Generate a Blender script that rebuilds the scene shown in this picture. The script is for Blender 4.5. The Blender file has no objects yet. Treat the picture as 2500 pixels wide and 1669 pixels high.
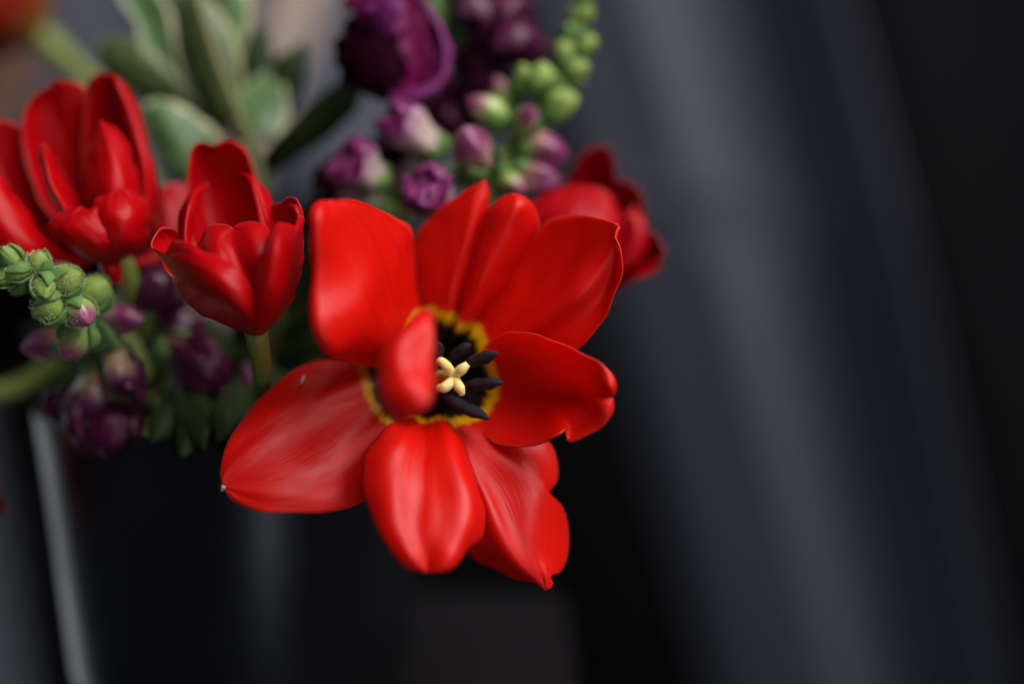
import bpy, bmesh, math, random, zlib
import numpy as np
from mathutils import Vector, Matrix, noise as mnoise

random.seed(7)
scn = bpy.context.scene
COL = scn.collection

# ------------------------------------------------------------------ camera
FOCAL = 50.0
FPX = 2500.0 * FOCAL / 36.0            # focal length in photo pixels
DF = 0.36                              # distance of the plane in focus (m)
PITCH = math.radians(8.0)              # camera looks slightly down
CAMZ = 0.163
cd = bpy.data.cameras.new("camera")
cam = bpy.data.objects.new("camera", cd)
COL.objects.link(cam)
cam.location = (0, 0, CAMZ)
cam.rotation_euler = (math.pi / 2 - PITCH, 0, 0)
cd.lens = FOCAL
cd.sensor_width = 36.0
cd.clip_start = 0.01
cd.clip_end = 20.0
cd.dof.use_dof = True
cd.dof.focus_distance = DF
cd.dof.aperture_fstop = 1.75
scn.camera = cam

# ------------------------------------------------------------------ light
w = bpy.data.worlds.new("World")
scn.world = w
w.use_nodes = True
w.node_tree.nodes["Background"].inputs[0].default_value = (0.75, 0.85, 1.0, 1)
w.node_tree.nodes["Background"].inputs[1].default_value = 0.05


def area(name, loc, target, sx, sy, power, col):
    ld = bpy.data.lights.new(name, 'AREA')
    ld.shape = 'RECTANGLE'
    ld.size, ld.size_y, ld.energy, ld.color = sx, sy, power, col
    o = bpy.data.objects.new(name, ld)
    COL.objects.link(o)
    o.location = loc
    d = Vector(target) - Vector(loc)
    o.rotation_euler = d.to_track_quat('-Z', 'Y').to_euler()
    return o


area("window_light", (0.50, 0.02, 0.90), (0.0, 0.38, 0.15), 0.90, 0.90, 22.5, (1.0, 0.97, 0.97))
area("front_fill_light", (0.50, -0.75, -0.05), (-0.05, 0.42, 0.05), 0.30, 1.1, 3.2, (0.78, 0.87, 1.0))  # added low fill from the front right, mirrored in the vase
area("back_window_light", (-0.68, 0.96, 0.0), (-0.05, 0.44, 0.06), 0.36, 1.5, 1.3, (0.86, 0.93, 1.0))

vs = scn.view_settings
vs.view_transform = 'Standard'
vs.look = 'None'
vs.exposure = 0.0
vs.gamma = 1.0
vs.use_curve_mapping = False

# ------------------------------------------------------------------ helpers
CT, ST = math.cos(PITCH), math.sin(PITCH)


def P(px, py, d=0.0):
    """photo pixel + depth (cm behind the plane in focus) -> world point"""
    z = DF + d * 0.01
    x = (px - 1250.0) / FPX * z
    y = -(py - 834.5) / FPX * z
    return Vector((x, z * CT + y * ST, CAMZ + y * CT - z * ST))


def obj(name, me, mat=None, parent=None):
    o = bpy.data.objects.new(name, me)
    COL.objects.link(o)
    if mat is not None and not me.materials:
        me.materials.append(mat)
    if parent is not None:
        o.parent = parent
        o.matrix_parent_inverse = Matrix.Identity(4)
    return o


def tag(o, label=None, cat=None, group=None, kind=None):
    if label:
        o["label"] = label
    if cat:
        o["category"] = cat
    if group:
        o["group"] = group
    if kind:
        o["kind"] = kind
    return o


def thing(name, label, cat, group=None):
    # the Empty stays at the world origin of the bouquet's vase base; children hold world coordinates
    o = bpy.data.objects.new(name, None)
    o.empty_display_size = 0.01
    COL.objects.link(o)
    return tag(o, label, cat, group)


def settle(root):
    """move a thing's Empty to the base of its parts and keep the parts in place"""
    bpy.context.view_layer.update()
    lo = None
    for ch in root.children:
        if ch.type != 'MESH':
            continue
        co = np.empty(len(ch.data.vertices) * 3, dtype=np.float32)
        ch.data.vertices.foreach_get('co', co)
        co = co.reshape(-1, 3)
        i = co[:, 2].argmin()
        if lo is None or co[i, 2] < lo[2]:
            lo = co[i].copy()
    if lo is None:
        return
    v = Vector([float(a) for a in lo])
    root.location = v
    for ch in root.children:
        ch.matrix_parent_inverse = Matrix.Translation(-v)


def spline(pts, n):
    """n points, evenly spaced by chord length, on a Catmull-Rom curve through pts"""
    p = np.asarray(pts, dtype=float)
    if len(p) == 2:
        t = np.linspace(0, 1, n)[:, None]
        return p[0] * (1 - t) + p[1] * t
    seg = np.maximum(np.linalg.norm(np.diff(p, axis=0), axis=1), 1e-6)
    s = np.concatenate([[0], np.cumsum(seg)])
    m = np.zeros_like(p)
    for i in range(1, len(p) - 1):
        a = (p[i] - p[i - 1]) / seg[i - 1]
        b = (p[i + 1] - p[i]) / seg[i]
        m[i] = (a * seg[i] + b * seg[i - 1]) / (seg[i] + seg[i - 1])
    m[0] = (p[1] - p[0]) / seg[0]
    m[-1] = (p[-1] - p[-2]) / seg[-1]
    t = np.linspace(0, s[-1], n)
    k = np.clip(np.searchsorted(s, t, side='right') - 1, 0, len(seg) - 1)
    h = seg[k]
    x = ((t - s[k]) / h)[:, None]
    h = h[:, None]
    return ((2 * x**3 - 3 * x**2 + 1) * p[k] + (x**3 - 2 * x**2 + x) * h * m[k]
            + (-2 * x**3 + 3 * x**2) * p[k + 1] + (x**3 - x**2) * h * m[k + 1])


def grid_mesh(name, G, hub=None):
    nu, nv = G.shape[0], G.shape[1]
    verts = [tuple(G[i, j]) for i in range(nu) for j in range(nv)]
    faces = [(i * nv + j, i * nv + j + 1, (i + 1) * nv + j + 1, (i + 1) * nv + j)
             for i in range(nu - 1) for j in range(nv - 1)]
    me = bpy.data.meshes.new(name)
    me.from_pydata(verts, [], faces)
    uv = me.uv_layers.new(name="UVMap")
    vi = np.empty(len(me.loops), dtype=np.int32)
    me.loops.foreach_get('vertex_index', vi)
    u = (vi % nv) / (nv - 1)
    v = (vi // nv) / (nu - 1)
    uv.data.foreach_set('uv', np.stack([u, v], 1).astype(np.float32).ravel())
    if hub is not None:
        at = me.attributes.new("hub", 'FLOAT', 'POINT')
        d = np.linalg.norm(G.reshape(-1, 3) - np.array(hub), axis=1) * 100.0
        at.data.foreach_set('value', d.astype(np.float32))
    me.polygons.foreach_set('use_smooth', [True] * len(me.polygons))
    me.update()
    return me


def patch(name, curves, mat, parent, thick=0.032, nu=44, nv=26, wave=0.012, edge=0.03, hub=None,
          seed=None, world=False):
    """thin blade lofted through lengthwise curves (base -> tip); thickness in cm"""
    C = []
    for c in curves:
        pts = c if world else [P(*q) for q in c]
        C.append(spline([tuple(q) for q in pts], nu))
    C = np.array(C)                                     # k, nu, 3
    tip = C[:, -1].mean(axis=0)
    C[:, -1] = tip + (C[:, -1] - tip) * 1.0
    if np.linalg.norm(C[0, -1] - C[-1, -1]) < 1e-6:
        C[:, -1] = tip + 0.25 * (C[:, -2] - tip)
    k = C.shape[0]
    G = np.zeros((nu, nv, 3))
    par = np.linspace(0, k - 1, nv)
    for i in range(nu):
        p = C[:, i]
        if k == 2:
            t = np.linspace(0, 1, nv)[:, None]
            G[i] = p[0] * (1 - t) + p[1] * t
            continue
        m = np.zeros_like(p)
        m[1:-1] = (p[2:] - p[:-2]) / 2
        m[0] = 2 * (p[1] - p[0]) - m[1]
        m[-1] = 2 * (p[-1] - p[-2]) - m[-2]
        q = np.clip(par.astype(int), 0, k - 2)
        x = (par - q)[:, None]
        G[i] = ((2 * x**3 - 3 * x**2 + 1) * p[q] + (x**3 - 2 * x**2 + x) * m[q]
                + (-2 * x**3 + 3 * x**2) * p[q + 1] + (x**3 - x**2) * m[q + 1])
    # gentle natural unevenness along the normal
    rnd = random.Random(seed if seed is not None else zlib.crc32((name + str(np.round(G[0, 0], 5)) + str(np.round(G[-1, -1], 5))).encode()) % 99991)
    du = np.gradient(G, axis=0)
    dv = np.gradient(G, axis=1)
    N = np.cross(du, dv)
    N /= np.maximum(np.linalg.norm(N, axis=2, keepdims=True), 1e-9)
    uu = np.linspace(0, 1, nu)[:, None]
    vv = np.linspace(0, 1, nv)[None, :]
    f = np.zeros((nu, nv))
    for _ in range(4):
        a, b, ph = rnd.uniform(1, 4), rnd.uniform(1.5, 5), rnd.uniform(0, 6.28)
        f += 0.5 * np.sin(6.28 * (a * uu + b * vv) + ph)
    e = np.abs(vv * 2 - 1) ** 4
    g = np.sin(6.28 * rnd.uniform(2, 3.5) * uu + rnd.uniform(0, 6)) + 0.6 * np.sin(6.28 * rnd.uniform(5, 8) * uu + rnd.uniform(0, 6))
    fade = np.clip(uu * 3, 0, 1)
    G = G + N * ((f * wave * 0.01 + e * g * edge * 0.01) * fade)[:, :, None]
    me = grid_mesh(name, G, hub)
    o = obj(name, me, mat, parent)
    s = o.modifiers.new("thickness", 'SOLIDIFY')
    s.thickness = thick * 0.01
    s.offset = 0.0
    return o


def tube(name, pts, radii, mat, parent, n=14, steps=40, cap=True):
    """round tube through world points; radii (m) given at the points"""
    C = spline([tuple(q) for q in pts], steps)
    rr = np.interp(np.linspace(0, 1, steps), np.linspace(0, 1, len(radii)), radii)
    bm = bmesh.new()
    rings = []
    T = np.gradient(C, axis=0)
    ref = Vector((0.31, 0.87, 0.38)).normalized()
    for i in range(steps):
        t = Vector(T[i]).normalized()
        a = t.cross(ref)
        if a.length < 1e-4:
            a = t.cross(Vector((1, 0, 0)))
        a.normalize()
        b = t.cross(a)
        c = Vector(C[i])
        rings.append([bm.verts.new(c + (a * math.cos(6.28319 * k / n) + b * math.sin(6.28319 * k / n)) * float(rr[i]))
                      for k in range(n)])
    for i in range(steps - 1):
        for k in range(n):
            bm.faces.new((rings[i][k], rings[i][(k + 1) % n], rings[i + 1][(k + 1) % n], rings[i + 1][k]))
    if cap:
        bm.faces.new(rings[0][::-1])
        bm.faces.new(rings[-1])
    me = bpy.data.meshes.new(name)
    bm.normal_update()
    bm.to_mesh(me)
    bm.free()
    me.polygons.foreach_set('use_smooth', [True] * len(me.polygons))
    return obj(name, me, mat, parent)


# ------------------------------------------------------------------ materials
def new_mat(name):
    m = bpy.data.materials.new(name)
    m.use_nodes = True
    nt = m.node_tree
    for n in list(nt.nodes):
        nt.nodes.remove(n)
    out = nt.nodes.new('ShaderNodeOutputMaterial')
    return m, nt, out


def N_(nt, t, **kw):
    n = nt.nodes.new(t)
    for k, v in kw.items():
        setattr(n, k, v)
    return n


def mixcol(nt, fac, a, b, bt='MIX'):
    n = N_(nt, 'ShaderNodeMix', data_type='RGBA', blend_type=bt)
    for i, v in ((0, fac), (6, a), (7, b)):
        if isinstance(v, (int, float)):
            n.inputs[i].default_value = v
        elif isinstance(v, tuple):
            n.inputs[i].default_value = (*v, 1)
        else:
            nt.links.new(v, n.inputs[i])
    return n.outputs[2]


def math_(nt, op, a, b=0.0, c=None):
    n = N_(nt, 'ShaderNodeMath', operation=op)
    for i, v in enumerate((a, b, c)):
        if v is None:
            continue
        if isinstance(v, (int, float)):
            n.inputs[i].default_value = v
        else:
            nt.links.new(v, n.inputs[i])
    return n.outputs[0]


def ramp(nt, x, lo, hi):
    n = N_(nt, 'ShaderNodeMapRange')
    n.inputs[1].default_value, n.inputs[2].default_value = lo, hi
    nt.links.new(x, n.inputs[0])
    return n.outputs[0]


def stretched_noise(nt, uv, sx, sy, scale=1.0, detail=3.0, rough=0.55):
    mp = N_(nt, 'ShaderNodeMapping')
    mp.inputs['Scale'].default_value = (sx, sy, 1)
    nt.links.new(uv, mp.inputs[0])
    # different pattern on every object
    oi = N_(nt, 'ShaderNodeObjectInfo')
    ad = N_(nt, 'ShaderNodeVectorMath', operation='ADD')
    sc = math_(nt, 'MULTIPLY', oi.outputs['Random'], 37.0)
    nt.links.new(mp.outputs[0], ad.inputs[0])
    nt.links.new(sc, ad.inputs[1])
    n = N_(nt, 'ShaderNodeTexNoise')
    n.inputs['Scale'].default_value = scale
    n.inputs['Detail'].default_value = detail
    n.inputs['Roughness'].default_value = rough
    nt.links.new(ad.outputs[0], n.inputs['Vector'])
    return n.outputs[0]


def petal_material(name, col, col2, trans, tfac=0.5, rough=0.36, bump=0.25, sheen=0.0, sheen_col=(1, 1, 1),
                   blotch=False, base_col=None, spec=0.5, edge_col=None):
    m, nt, out = new_mat(name)
    uvn = N_(nt, 'ShaderNodeUVMap')
    uv = uvn.outputs[0]
    st = stretched_noise(nt, uv, 22, 1.0, 1.0, 4.0)
    fine = stretched_noise(nt, uv, 85, 7, 1.0, 4.0, 0.65)
    big = stretched_noise(nt, uv, 3, 2.2, 1.0, 2.0)
    c = mixcol(nt, ramp(nt, big, 0.3, 0.7), col, col2)
    c = mixcol(nt, math_(nt, 'MULTIPLY', ramp(nt, st, 0.52, 0.8), 0.25), c, tuple(x * 0.55 for x in col))
    c = mixcol(nt, math_(nt, 'MULTIPLY', ramp(nt, fine, 0.5, 0.75), 0.22), c, tuple(x * 0.45 for x in col))
    tc = mixcol(nt, math_(nt, 'MULTIPLY', ramp(nt, st, 0.5, 0.8), 0.4), trans, tuple(x * 0.5 for x in trans))
    tc = mixcol(nt, math_(nt, 'MULTIPLY', ramp(nt, fine, 0.5, 0.75), 0.35), tc, tuple(x * 0.4 for x in trans))
    sep = N_(nt, 'ShaderNodeSeparateXYZ')
    nt.links.new(uv, sep.inputs[0])
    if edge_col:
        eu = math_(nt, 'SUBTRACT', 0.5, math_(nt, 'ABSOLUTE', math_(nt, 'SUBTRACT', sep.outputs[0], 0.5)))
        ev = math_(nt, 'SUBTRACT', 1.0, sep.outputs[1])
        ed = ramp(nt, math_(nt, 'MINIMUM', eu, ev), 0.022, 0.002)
        c = mixcol(nt, math_(nt, 'MULTIPLY', ed, 0.40), c, edge_col)  # paler petal margin, also painting in the highlight along the rim
    if base_col:
        f = ramp(nt, math_(nt, 'ADD', sep.outputs[1], math_(nt, 'MULTIPLY', st, 0.12)), 0.30, 0.05)
        c = mixcol(nt, f, c, base_col)
        tc = mixcol(nt, f, tc, base_col)
    tf = tfac
    if blotch:
        at = N_(nt, 'ShaderNodeAttribute', attribute_name='hub')
        jag = stretched_noise(nt, uv, 48, 0.5, 1.0, 5.0, 0.75)
        jag2 = stretched_noise(nt, uv, 9, 0.3, 1.0, 2.0, 0.5)
        r1 = math_(nt, 'ADD', at.outputs['Fac'], math_(nt, 'MULTIPLY_ADD', jag, 0.95, -0.475))
        r2 = math_(nt, 'ADD', at.outputs['Fac'], math_(nt, 'MULTIPLY_ADD', jag2, 0.40, -0.20))
        r2 = math_(nt, 'ADD', r2, math_(nt, 'MULTIPLY_ADD', jag, 0.36, -0.18))
        yel = ramp(nt, r2, 2.14, 2.04)
        blk = ramp(nt, r1, 1.86, 1.74)
        c = mixcol(nt, yel, c, (0.85, 0.44, 0.003))
        c = mixcol(nt, blk, c, (0.004, 0.002, 0.003))
        tc = mixcol(nt, yel, tc, (0.75, 0.38, 0.0))
        tc = mixcol(nt, blk, tc, (0.002, 0.001, 0.001))
    pb = N_(nt, 'ShaderNodeBsdfPrincipled')
    nt.links.new(c, pb.inputs['Base Color'])
    patchy = stretched_noise(nt, uv, 7, 3.0, 1.0, 5.0, 0.7)
    sp = math_(nt, 'MULTIPLY', ramp(nt, math_(nt, 'ADD', patchy, math_(nt, 'MULTIPLY_ADD', fine, 0.7, -0.35)), 0.25, 0.75), spec * 1.1)
    nt.links.new(math_(nt, 'ADD', sp, spec * 0.35), pb.inputs['Specular IOR Level'])
    nt.links.new(math_(nt, 'MULTIPLY_ADD', fine, 0.30, rough - 0.15), pb.inputs['Roughness'])
    if sheen:
        pb.inputs['Sheen Weight'].default_value = sheen
        pb.inputs['Sheen Roughness'].default_value = 0.35
        pb.inputs['Sheen Tint'].default_value = (*sheen_col, 1)
    bp = N_(nt, 'ShaderNodeBump')
    bp.inputs['Strength'].default_value = bump
    bp.inputs['Distance'].default_value = 0.0006
    hgt = math_(nt, 'ADD', math_(nt, 'MULTIPLY', st, 0.12), math_(nt, 'MULTIPLY', fine, 0.24))
    nt.links.new(hgt, bp.inputs['Height'])
    nt.links.new(bp.outputs[0], pb.inputs['Normal'])
    tr = N_(nt, 'ShaderNodeBsdfTranslucent')
    nt.links.new(tc, tr.inputs[0])
    nt.links.new(bp.outputs[0], tr.inputs[1])
    mx = N_(nt, 'ShaderNodeMixShader')
    mx.inputs[0].default_value = tf
    nt.links.new(pb.outputs[0], mx.inputs[1])
    nt.links.new(tr.outputs[0], mx.inputs[2])
    nt.links.new(mx.outputs[0], out.inputs[0])
    return m


def plant_material(name, col, col2, rough=0.5, scale=60.0, trans=None, tfac=0.0, bump=0.3, spec=0.4, sheen=0.0, sheen_col=(1, 1, 1)):
    m, nt, out = new_mat(name)
    tcn = N_(nt, 'ShaderNodeTexCoord')
    n = N_(nt, 'ShaderNodeTexNoise')
    n.inputs['Scale'].default_value = scale
    n.inputs['Detail'].default_value = 5
    nt.links.new(tcn.outputs['Object'], n.inputs['Vector'])
    n2 = N_(nt, 'ShaderNodeTexNoise')
    n2.inputs['Scale'].default_value = scale * 12
    n2.inputs['Detail'].default_value = 3
    nt.links.new(tcn.outputs['Object'], n2.inputs['Vector'])
    c = mixcol(nt, ramp(nt, n.outputs[0], 0.35, 0.65), col, col2)
    pb = N_(nt, 'ShaderNodeBsdfPrincipled')
    nt.links.new(c, pb.inputs['Base Color'])
    pb.inputs['Roughness'].default_value = rough
    pb.inputs['Specular IOR Level'].default_value = spec
    if sheen:
        pb.inputs['Sheen Weight'].default_value = sheen
        pb.inputs['Sheen Tint'].default_value = (*sheen_col, 1)
    bp = N_(nt, 'ShaderNodeBump')
    bp.inputs['Strength'].default_value = bump
    bp.inputs['Distance'].default_value = 0.0006
    nt.links.new(n2.outputs[0], bp.inputs['Height'])
    nt.links.new(bp.outputs[0], pb.inputs['Normal'])
    last = pb.outputs[0]
    if tfac:
        tr = N_(nt, 'ShaderNodeBsdfTranslucent')
        tr.inputs[0].default_value = (*trans, 1)
        mx = N_(nt, 'ShaderNodeMixShader')
        mx.inputs[0].default_value = tfac
        nt.links.new(last, mx.inputs[1])
        nt.links.new(tr.outputs[0], mx.inputs[2])
        last = mx.outputs[0]
    nt.links.new(last, out.inputs[0])
    return m


def uv_two_tone(name, low, high, lo=0.45, hi=0.7, rough=0.4, sheen=0.0, sheen_col=(1, 1, 1), spec=0.5, tfac=0.0):
    """colour runs from `low` at the base (v=0) to `high` at the tip (v=1) of the part"""
    m, nt, out = new_mat(name)
    uv = N_(nt, 'ShaderNodeUVMap').outputs[0]
    sep = N_(nt, 'ShaderNodeSeparateXYZ')
    nt.links.new(uv, sep.inputs[0])
    st = stretched_noise(nt, uv, 14, 1.5, 1.0, 3.0)
    f = ramp(nt, math_(nt, 'ADD', sep.outputs[1], math_(nt, 'MULTIPLY_ADD', st, 0.35, -0.175)), lo, hi)
    c = mixcol(nt, f, low, high)
    c = mixcol(nt, math_(nt, 'MULTIPLY', ramp(nt, st, 0.5, 0.8), 0.35), c, tuple(x * 0.4 for x in high))
    pb = N_(nt, 'ShaderNodeBsdfPrincipled')
    nt.links.new(c, pb.inputs['Base Color'])
    pb.inputs['Roughness'].default_value = rough
    pb.inputs['Specular IOR Level'].default_value = spec
    if sheen:
        pb.inputs['Sheen Weight'].default_value = sheen
        pb.inputs['Sheen Tint'].default_value = (*sheen_col, 1)
    bp = N_(nt, 'ShaderNodeBump')
    bp.inputs['Strength'].default_value = 0.5
    bp.inputs['Distance'].default_value = 0.0008
    nt.links.new(st, bp.inputs['Height'])
    nt.links.new(bp.outputs[0], pb.inputs['Normal'])
    last = pb.outputs[0]
    if tfac:
        tr = N_(nt, 'ShaderNodeBsdfTranslucent')
        nt.links.new(c, tr.inputs[0])
        mx = N_(nt, 'ShaderNodeMixShader')
        mx.inputs[0].default_value = tfac
        nt.links.new(last, mx.inputs[1])
        nt.links.new(tr.outputs[0], mx.inputs[2])
        last = mx.outputs[0]
    nt.links.new(last, out.inputs[0])
    return m


def variegated(name, green, green2, cream, width=0.09, rough=0.40):
    m, nt, out = new_mat(name)
    uv = N_(nt, 'ShaderNodeUVMap').outputs[0]
    sep = N_(nt, 'ShaderNodeSeparateXYZ')
    nt.links.new(uv, sep.inputs[0])
    n1 = stretched_noise(nt, uv, 3, 6, 1.0, 3.0)
    n2 = stretched_noise(nt, uv, 10, 3, 1.0, 3.0)
    eu = math_(nt, 'SUBTRACT', 0.5, math_(nt, 'ABSOLUTE', math_(nt, 'SUBTRACT', sep.outputs[0], 0.5)))
    ev = math_(nt, 'MULTIPLY', math_(nt, 'SUBTRACT', 1.0, sep.outputs[1]), 1.3)
    e = math_(nt, 'MINIMUM', eu, ev)
    f = ramp(nt, math_(nt, 'ADD', e, math_(nt, 'MULTIPLY_ADD', n1, 0.2, -0.1)), width, width * 0.55)
    c = mixcol(nt, ramp(nt, n2, 0.35, 0.65), green, green2)
    mid = ramp(nt, math_(nt, 'ABSOLUTE', math_(nt, 'SUBTRACT', sep.outputs[0], 0.5)), 0.035, 0.0)
    c = mixcol(nt, math_(nt, 'MULTIPLY', mid, 0.15), c, cream)
    c = mixcol(nt, f, c, cream)
    pb = N_(nt, 'ShaderNodeBsdfPrincipled')
    nt.links.new(c, pb.inputs['Base Color'])
    pb.inputs['Roughness'].default_value = rough
    tr = N_(nt, 'ShaderNodeBsdfTranslucent')
    nt.links.new(c, tr.inputs[0])
    mx = N_(nt, 'ShaderNodeMixShader')
    mx.inputs[0].default_value = 0.3
    nt.links.new(pb.outputs[0], mx.inputs[1])
    nt.links.new(tr.outputs[0], mx.inputs[2])
    nt.links.new(mx.outputs[0], out.inputs[0])
    return m


M = {}
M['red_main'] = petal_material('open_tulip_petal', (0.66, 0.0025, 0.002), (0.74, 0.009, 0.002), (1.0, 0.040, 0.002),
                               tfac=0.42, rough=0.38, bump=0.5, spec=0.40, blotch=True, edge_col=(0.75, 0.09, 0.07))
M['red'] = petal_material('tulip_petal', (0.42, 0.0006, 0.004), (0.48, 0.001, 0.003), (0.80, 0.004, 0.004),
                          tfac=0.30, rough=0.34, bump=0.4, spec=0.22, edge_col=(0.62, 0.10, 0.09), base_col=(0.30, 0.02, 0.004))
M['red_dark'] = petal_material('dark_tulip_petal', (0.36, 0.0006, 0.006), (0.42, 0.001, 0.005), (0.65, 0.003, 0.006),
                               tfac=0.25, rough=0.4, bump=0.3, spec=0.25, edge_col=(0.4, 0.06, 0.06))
M['red_orange'] = petal_material('orange_tulip_petal', (0.30, 0.008, 0.006), (0.34, 0.02, 0.006), (0.5, 0.04, 0.01),
                                 tfac=0.36, rough=0.5, bump=0.2, base_col=(0.22, 0.16, 0.02))
M['stem'] = plant_material('tulip_stem', (0.14, 0.20, 0.030), (0.18, 0.21, 0.04), 0.45, 90)
M['anther'] = plant_material('black_anther', (0.006, 0.004, 0.008), (0.014, 0.009, 0.018), 0.6, 300, bump=0.8, spec=0.35)
M['filament'] = plant_material('dark_filament', (0.012, 0.004, 0.008), (0.025, 0.008, 0.012), 0.4, 200)
M['stigma'] = plant_material('yellow_stigma', (0.84, 0.66, 0.16), (0.88, 0.78, 0.36), 0.55, 260, (0.8, 0.6, 0.1), 0.2, 0.5)
M['ovary'] = plant_material('pale_ovary', (0.45, 0.42, 0.10), (0.40, 0.30, 0.08), 0.45, 160)
M['speck'] = plant_material('dry_speck', (0.55, 0.42, 0.38), (0.4, 0.28, 0.24), 0.7, 500)
M['bud_green'] = plant_material('bud_green', (0.19, 0.27, 0.04), (0.27, 0.36, 0.08), 0.5, 160, (0.3, 0.45, 0.05), 0.2, 0.4)
M['sepal'] = plant_material('sepal_green', (0.09, 0.20, 0.035), (0.15, 0.28, 0.06), 0.55, 200, (0.25, 0.42, 0.06), 0.3, 0.4, sheen=0.25, sheen_col=(0.8, 1, 0.7))
M['fuzz'] = plant_material('fuzz', (0.55, 0.62, 0.42), (0.6, 0.65, 0.5), 0.6, 100, (0.7, 0.8, 0.5), 0.5, 0.0)
M['bud_pink'] = uv_two_tone('bud_pink', (0.25, 0.34, 0.07), (0.24, 0.05, 0.11), 0.5, 0.8, 0.3, 0.15, (1, 0.7, 1))
M['bud_purple'] = uv_two_tone('bud_purple', (0.36, 0.24, 0.14), (0.17, 0.020, 0.080), 0.30, 0.65, 0.24, 0.15, (0.9, 0.7, 1))
M['tube_cream'] = uv_two_tone('bloom_tube', (0.42, 0.31, 0.27), (0.17, 0.020, 0.11), 0.55, 0.85, 0.28, 0.15, (1, 0.8, 1))
M['lip_purple'] = petal_material('purple_lip', (0.16, 0.006, 0.085), (0.22, 0.020, 0.125), (0.27, 0.008, 0.12), 0.25, 0.42, 0.3, 0.2, (0.85, 0.6, 1.0))
M['lip_dark'] = petal_material('dark_lip', (0.012, 0.0008, 0.004), (0.02, 0.001, 0.008), (0.02, 0.001, 0.005), 0.2, 0.8, 0.3, 0.0, (0.8, 0.4, 0.9), spec=0.04)
M['lip_lilac'] = petal_material('lilac_rim', (0.18, 0.010, 0.13), (0.24, 0.022, 0.17), (0.28, 0.015, 0.18), 0.25, 0.5, 0.3, 0.1, (0.85, 0.6, 1.0))
M['lip_magenta'] = petal_material('magenta_lip', (0.17, 0.001, 0.055), (0.22, 0.002, 0.085), (0.32, 0.002, 0.09), 0.3, 0.5, 0.4, 0.06, (0.8, 0.45, 1.0), spec=0.3)
M['plum'] = petal_material('plum_lip', (0.060, 0.0025, 0.022), (0.085, 0.004, 0.036), (0.13, 0.003, 0.045), 0.25, 0.36, 0.3, 0.06, (0.85, 0.6, 1.0), spec=0.45)
M['plum_bud'] = uv_two_tone('plum_bud', (0.20, 0.11, 0.06), (0.070, 0.004, 0.032), 0.15, 0.4, 0.33, 0.08, (1, 0.8, 1))
M['leaf'] = variegated('variegated_leaf', (0.070, 0.15, 0.045), (0.13, 0.23, 0.085), (0.62, 0.58, 0.34))
M['leaf_olive'] = variegated('olive_leaf', (0.045, 0.08, 0.018), (0.10, 0.145, 0.045), (0.40, 0.39, 0.17), 0.07)
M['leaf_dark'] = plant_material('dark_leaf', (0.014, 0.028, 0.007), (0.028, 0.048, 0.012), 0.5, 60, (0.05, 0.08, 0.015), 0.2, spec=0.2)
M['twig'] = plant_material('twig', (0.13, 0.11, 0.04), (0.10, 0.12, 0.035), 0.6, 90)


def cloth_material():
    m, nt, out = new_mat('dark_cloth')
    tcn = N_(nt, 'ShaderNodeTexCoord')
    n = N_(nt, 'ShaderNodeTexNoise')
    n.inputs['Scale'].default_value = 9
    n.inputs['Detail'].default_value = 6
    nt.links.new(tcn.outputs['Object'], n.inputs['Vector'])
    c = mixcol(nt, n.outputs[0], (0.040, 0.044, 0.064), (0.055, 0.059, 0.083))
    pb = N_(nt, 'ShaderNodeBsdfPrincipled')
    nt.links.new(c, pb.inputs['Base Color'])
    pb.inputs['Roughness'].default_value = 0.75
    pb.inputs['Sheen Weight'].default_value = 0.15
    wv = N_(nt, 'ShaderNodeTexNoise')
    wv.inputs['Scale'].default_value = 900
    nt.links.new(tcn.outputs['Object'], wv.inputs['Vector'])
    bp = N_(nt, 'ShaderNodeBump')
    bp.inputs['Strength'].default_value = 0.3
    bp.inputs['Distance'].default_value = 0.0005
    nt.links.new(wv.outputs[0], bp.inputs['Height'])
    nt.links.new(bp.outputs[0], pb.inputs['Normal'])
    nt.links.new(pb.outputs[0], out.inputs[0])
    return m


def simple(name, col, rough=0.5, spec=0.5, var=0.15, scale=30, coat=0.0):
    m, nt, out = new_mat(name)
    tcn = N_(nt, 'ShaderNodeTexCoord')
    n = N_(nt, 'ShaderNodeTexNoise')
    n.inputs['Scale'].default_value = scale
    n.inputs['Detail'].default_value = 5
    nt.links.new(tcn.outputs['Object'], n.inputs['Vector'])
    c = mixcol(nt, n.outputs[0], tuple(x * (1 - var) for x in col), tuple(x * (1 + var) for x in col))
    pb = N_(nt, 'ShaderNodeBsdfPrincipled')
    nt.links.new(c, pb.inputs['Base Color'])
    nt.links.new(math_(nt, 'MULTIPLY_ADD', n.outputs[0], 0.15, rough - 0.075), pb.inputs['Roughness'])
    pb.inputs['Specular IOR Level'].default_value = spec
    pb.inputs['Coat Weight'].default_value = coat
    nt.links.new(pb.outputs[0], out.inputs[0])
    return m


M['cloth'] = cloth_material()
M['black_cloth'] = simple('black_cloth', (0.005, 0.0045, 0.0055), 0.85, 0.1, 0.3, 9)
M['vase'] = simple('black_glazed_vase', (0.006, 0.006, 0.007), 0.30, 0.36, 0.3, 25)
M['table'] = simple('dark_table', (0.007, 0.006, 0.007), 0.75, 0.08, 0.3, 12)
M['beige'] = simple('pale_wood', (0.36, 0.28, 0.23), 0.6, 0.3, 0.12, 14)
M['brown'] = simple('brown_wood', (0.13, 0.07, 0.05), 0.6, 0.3, 0.2, 14)

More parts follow.
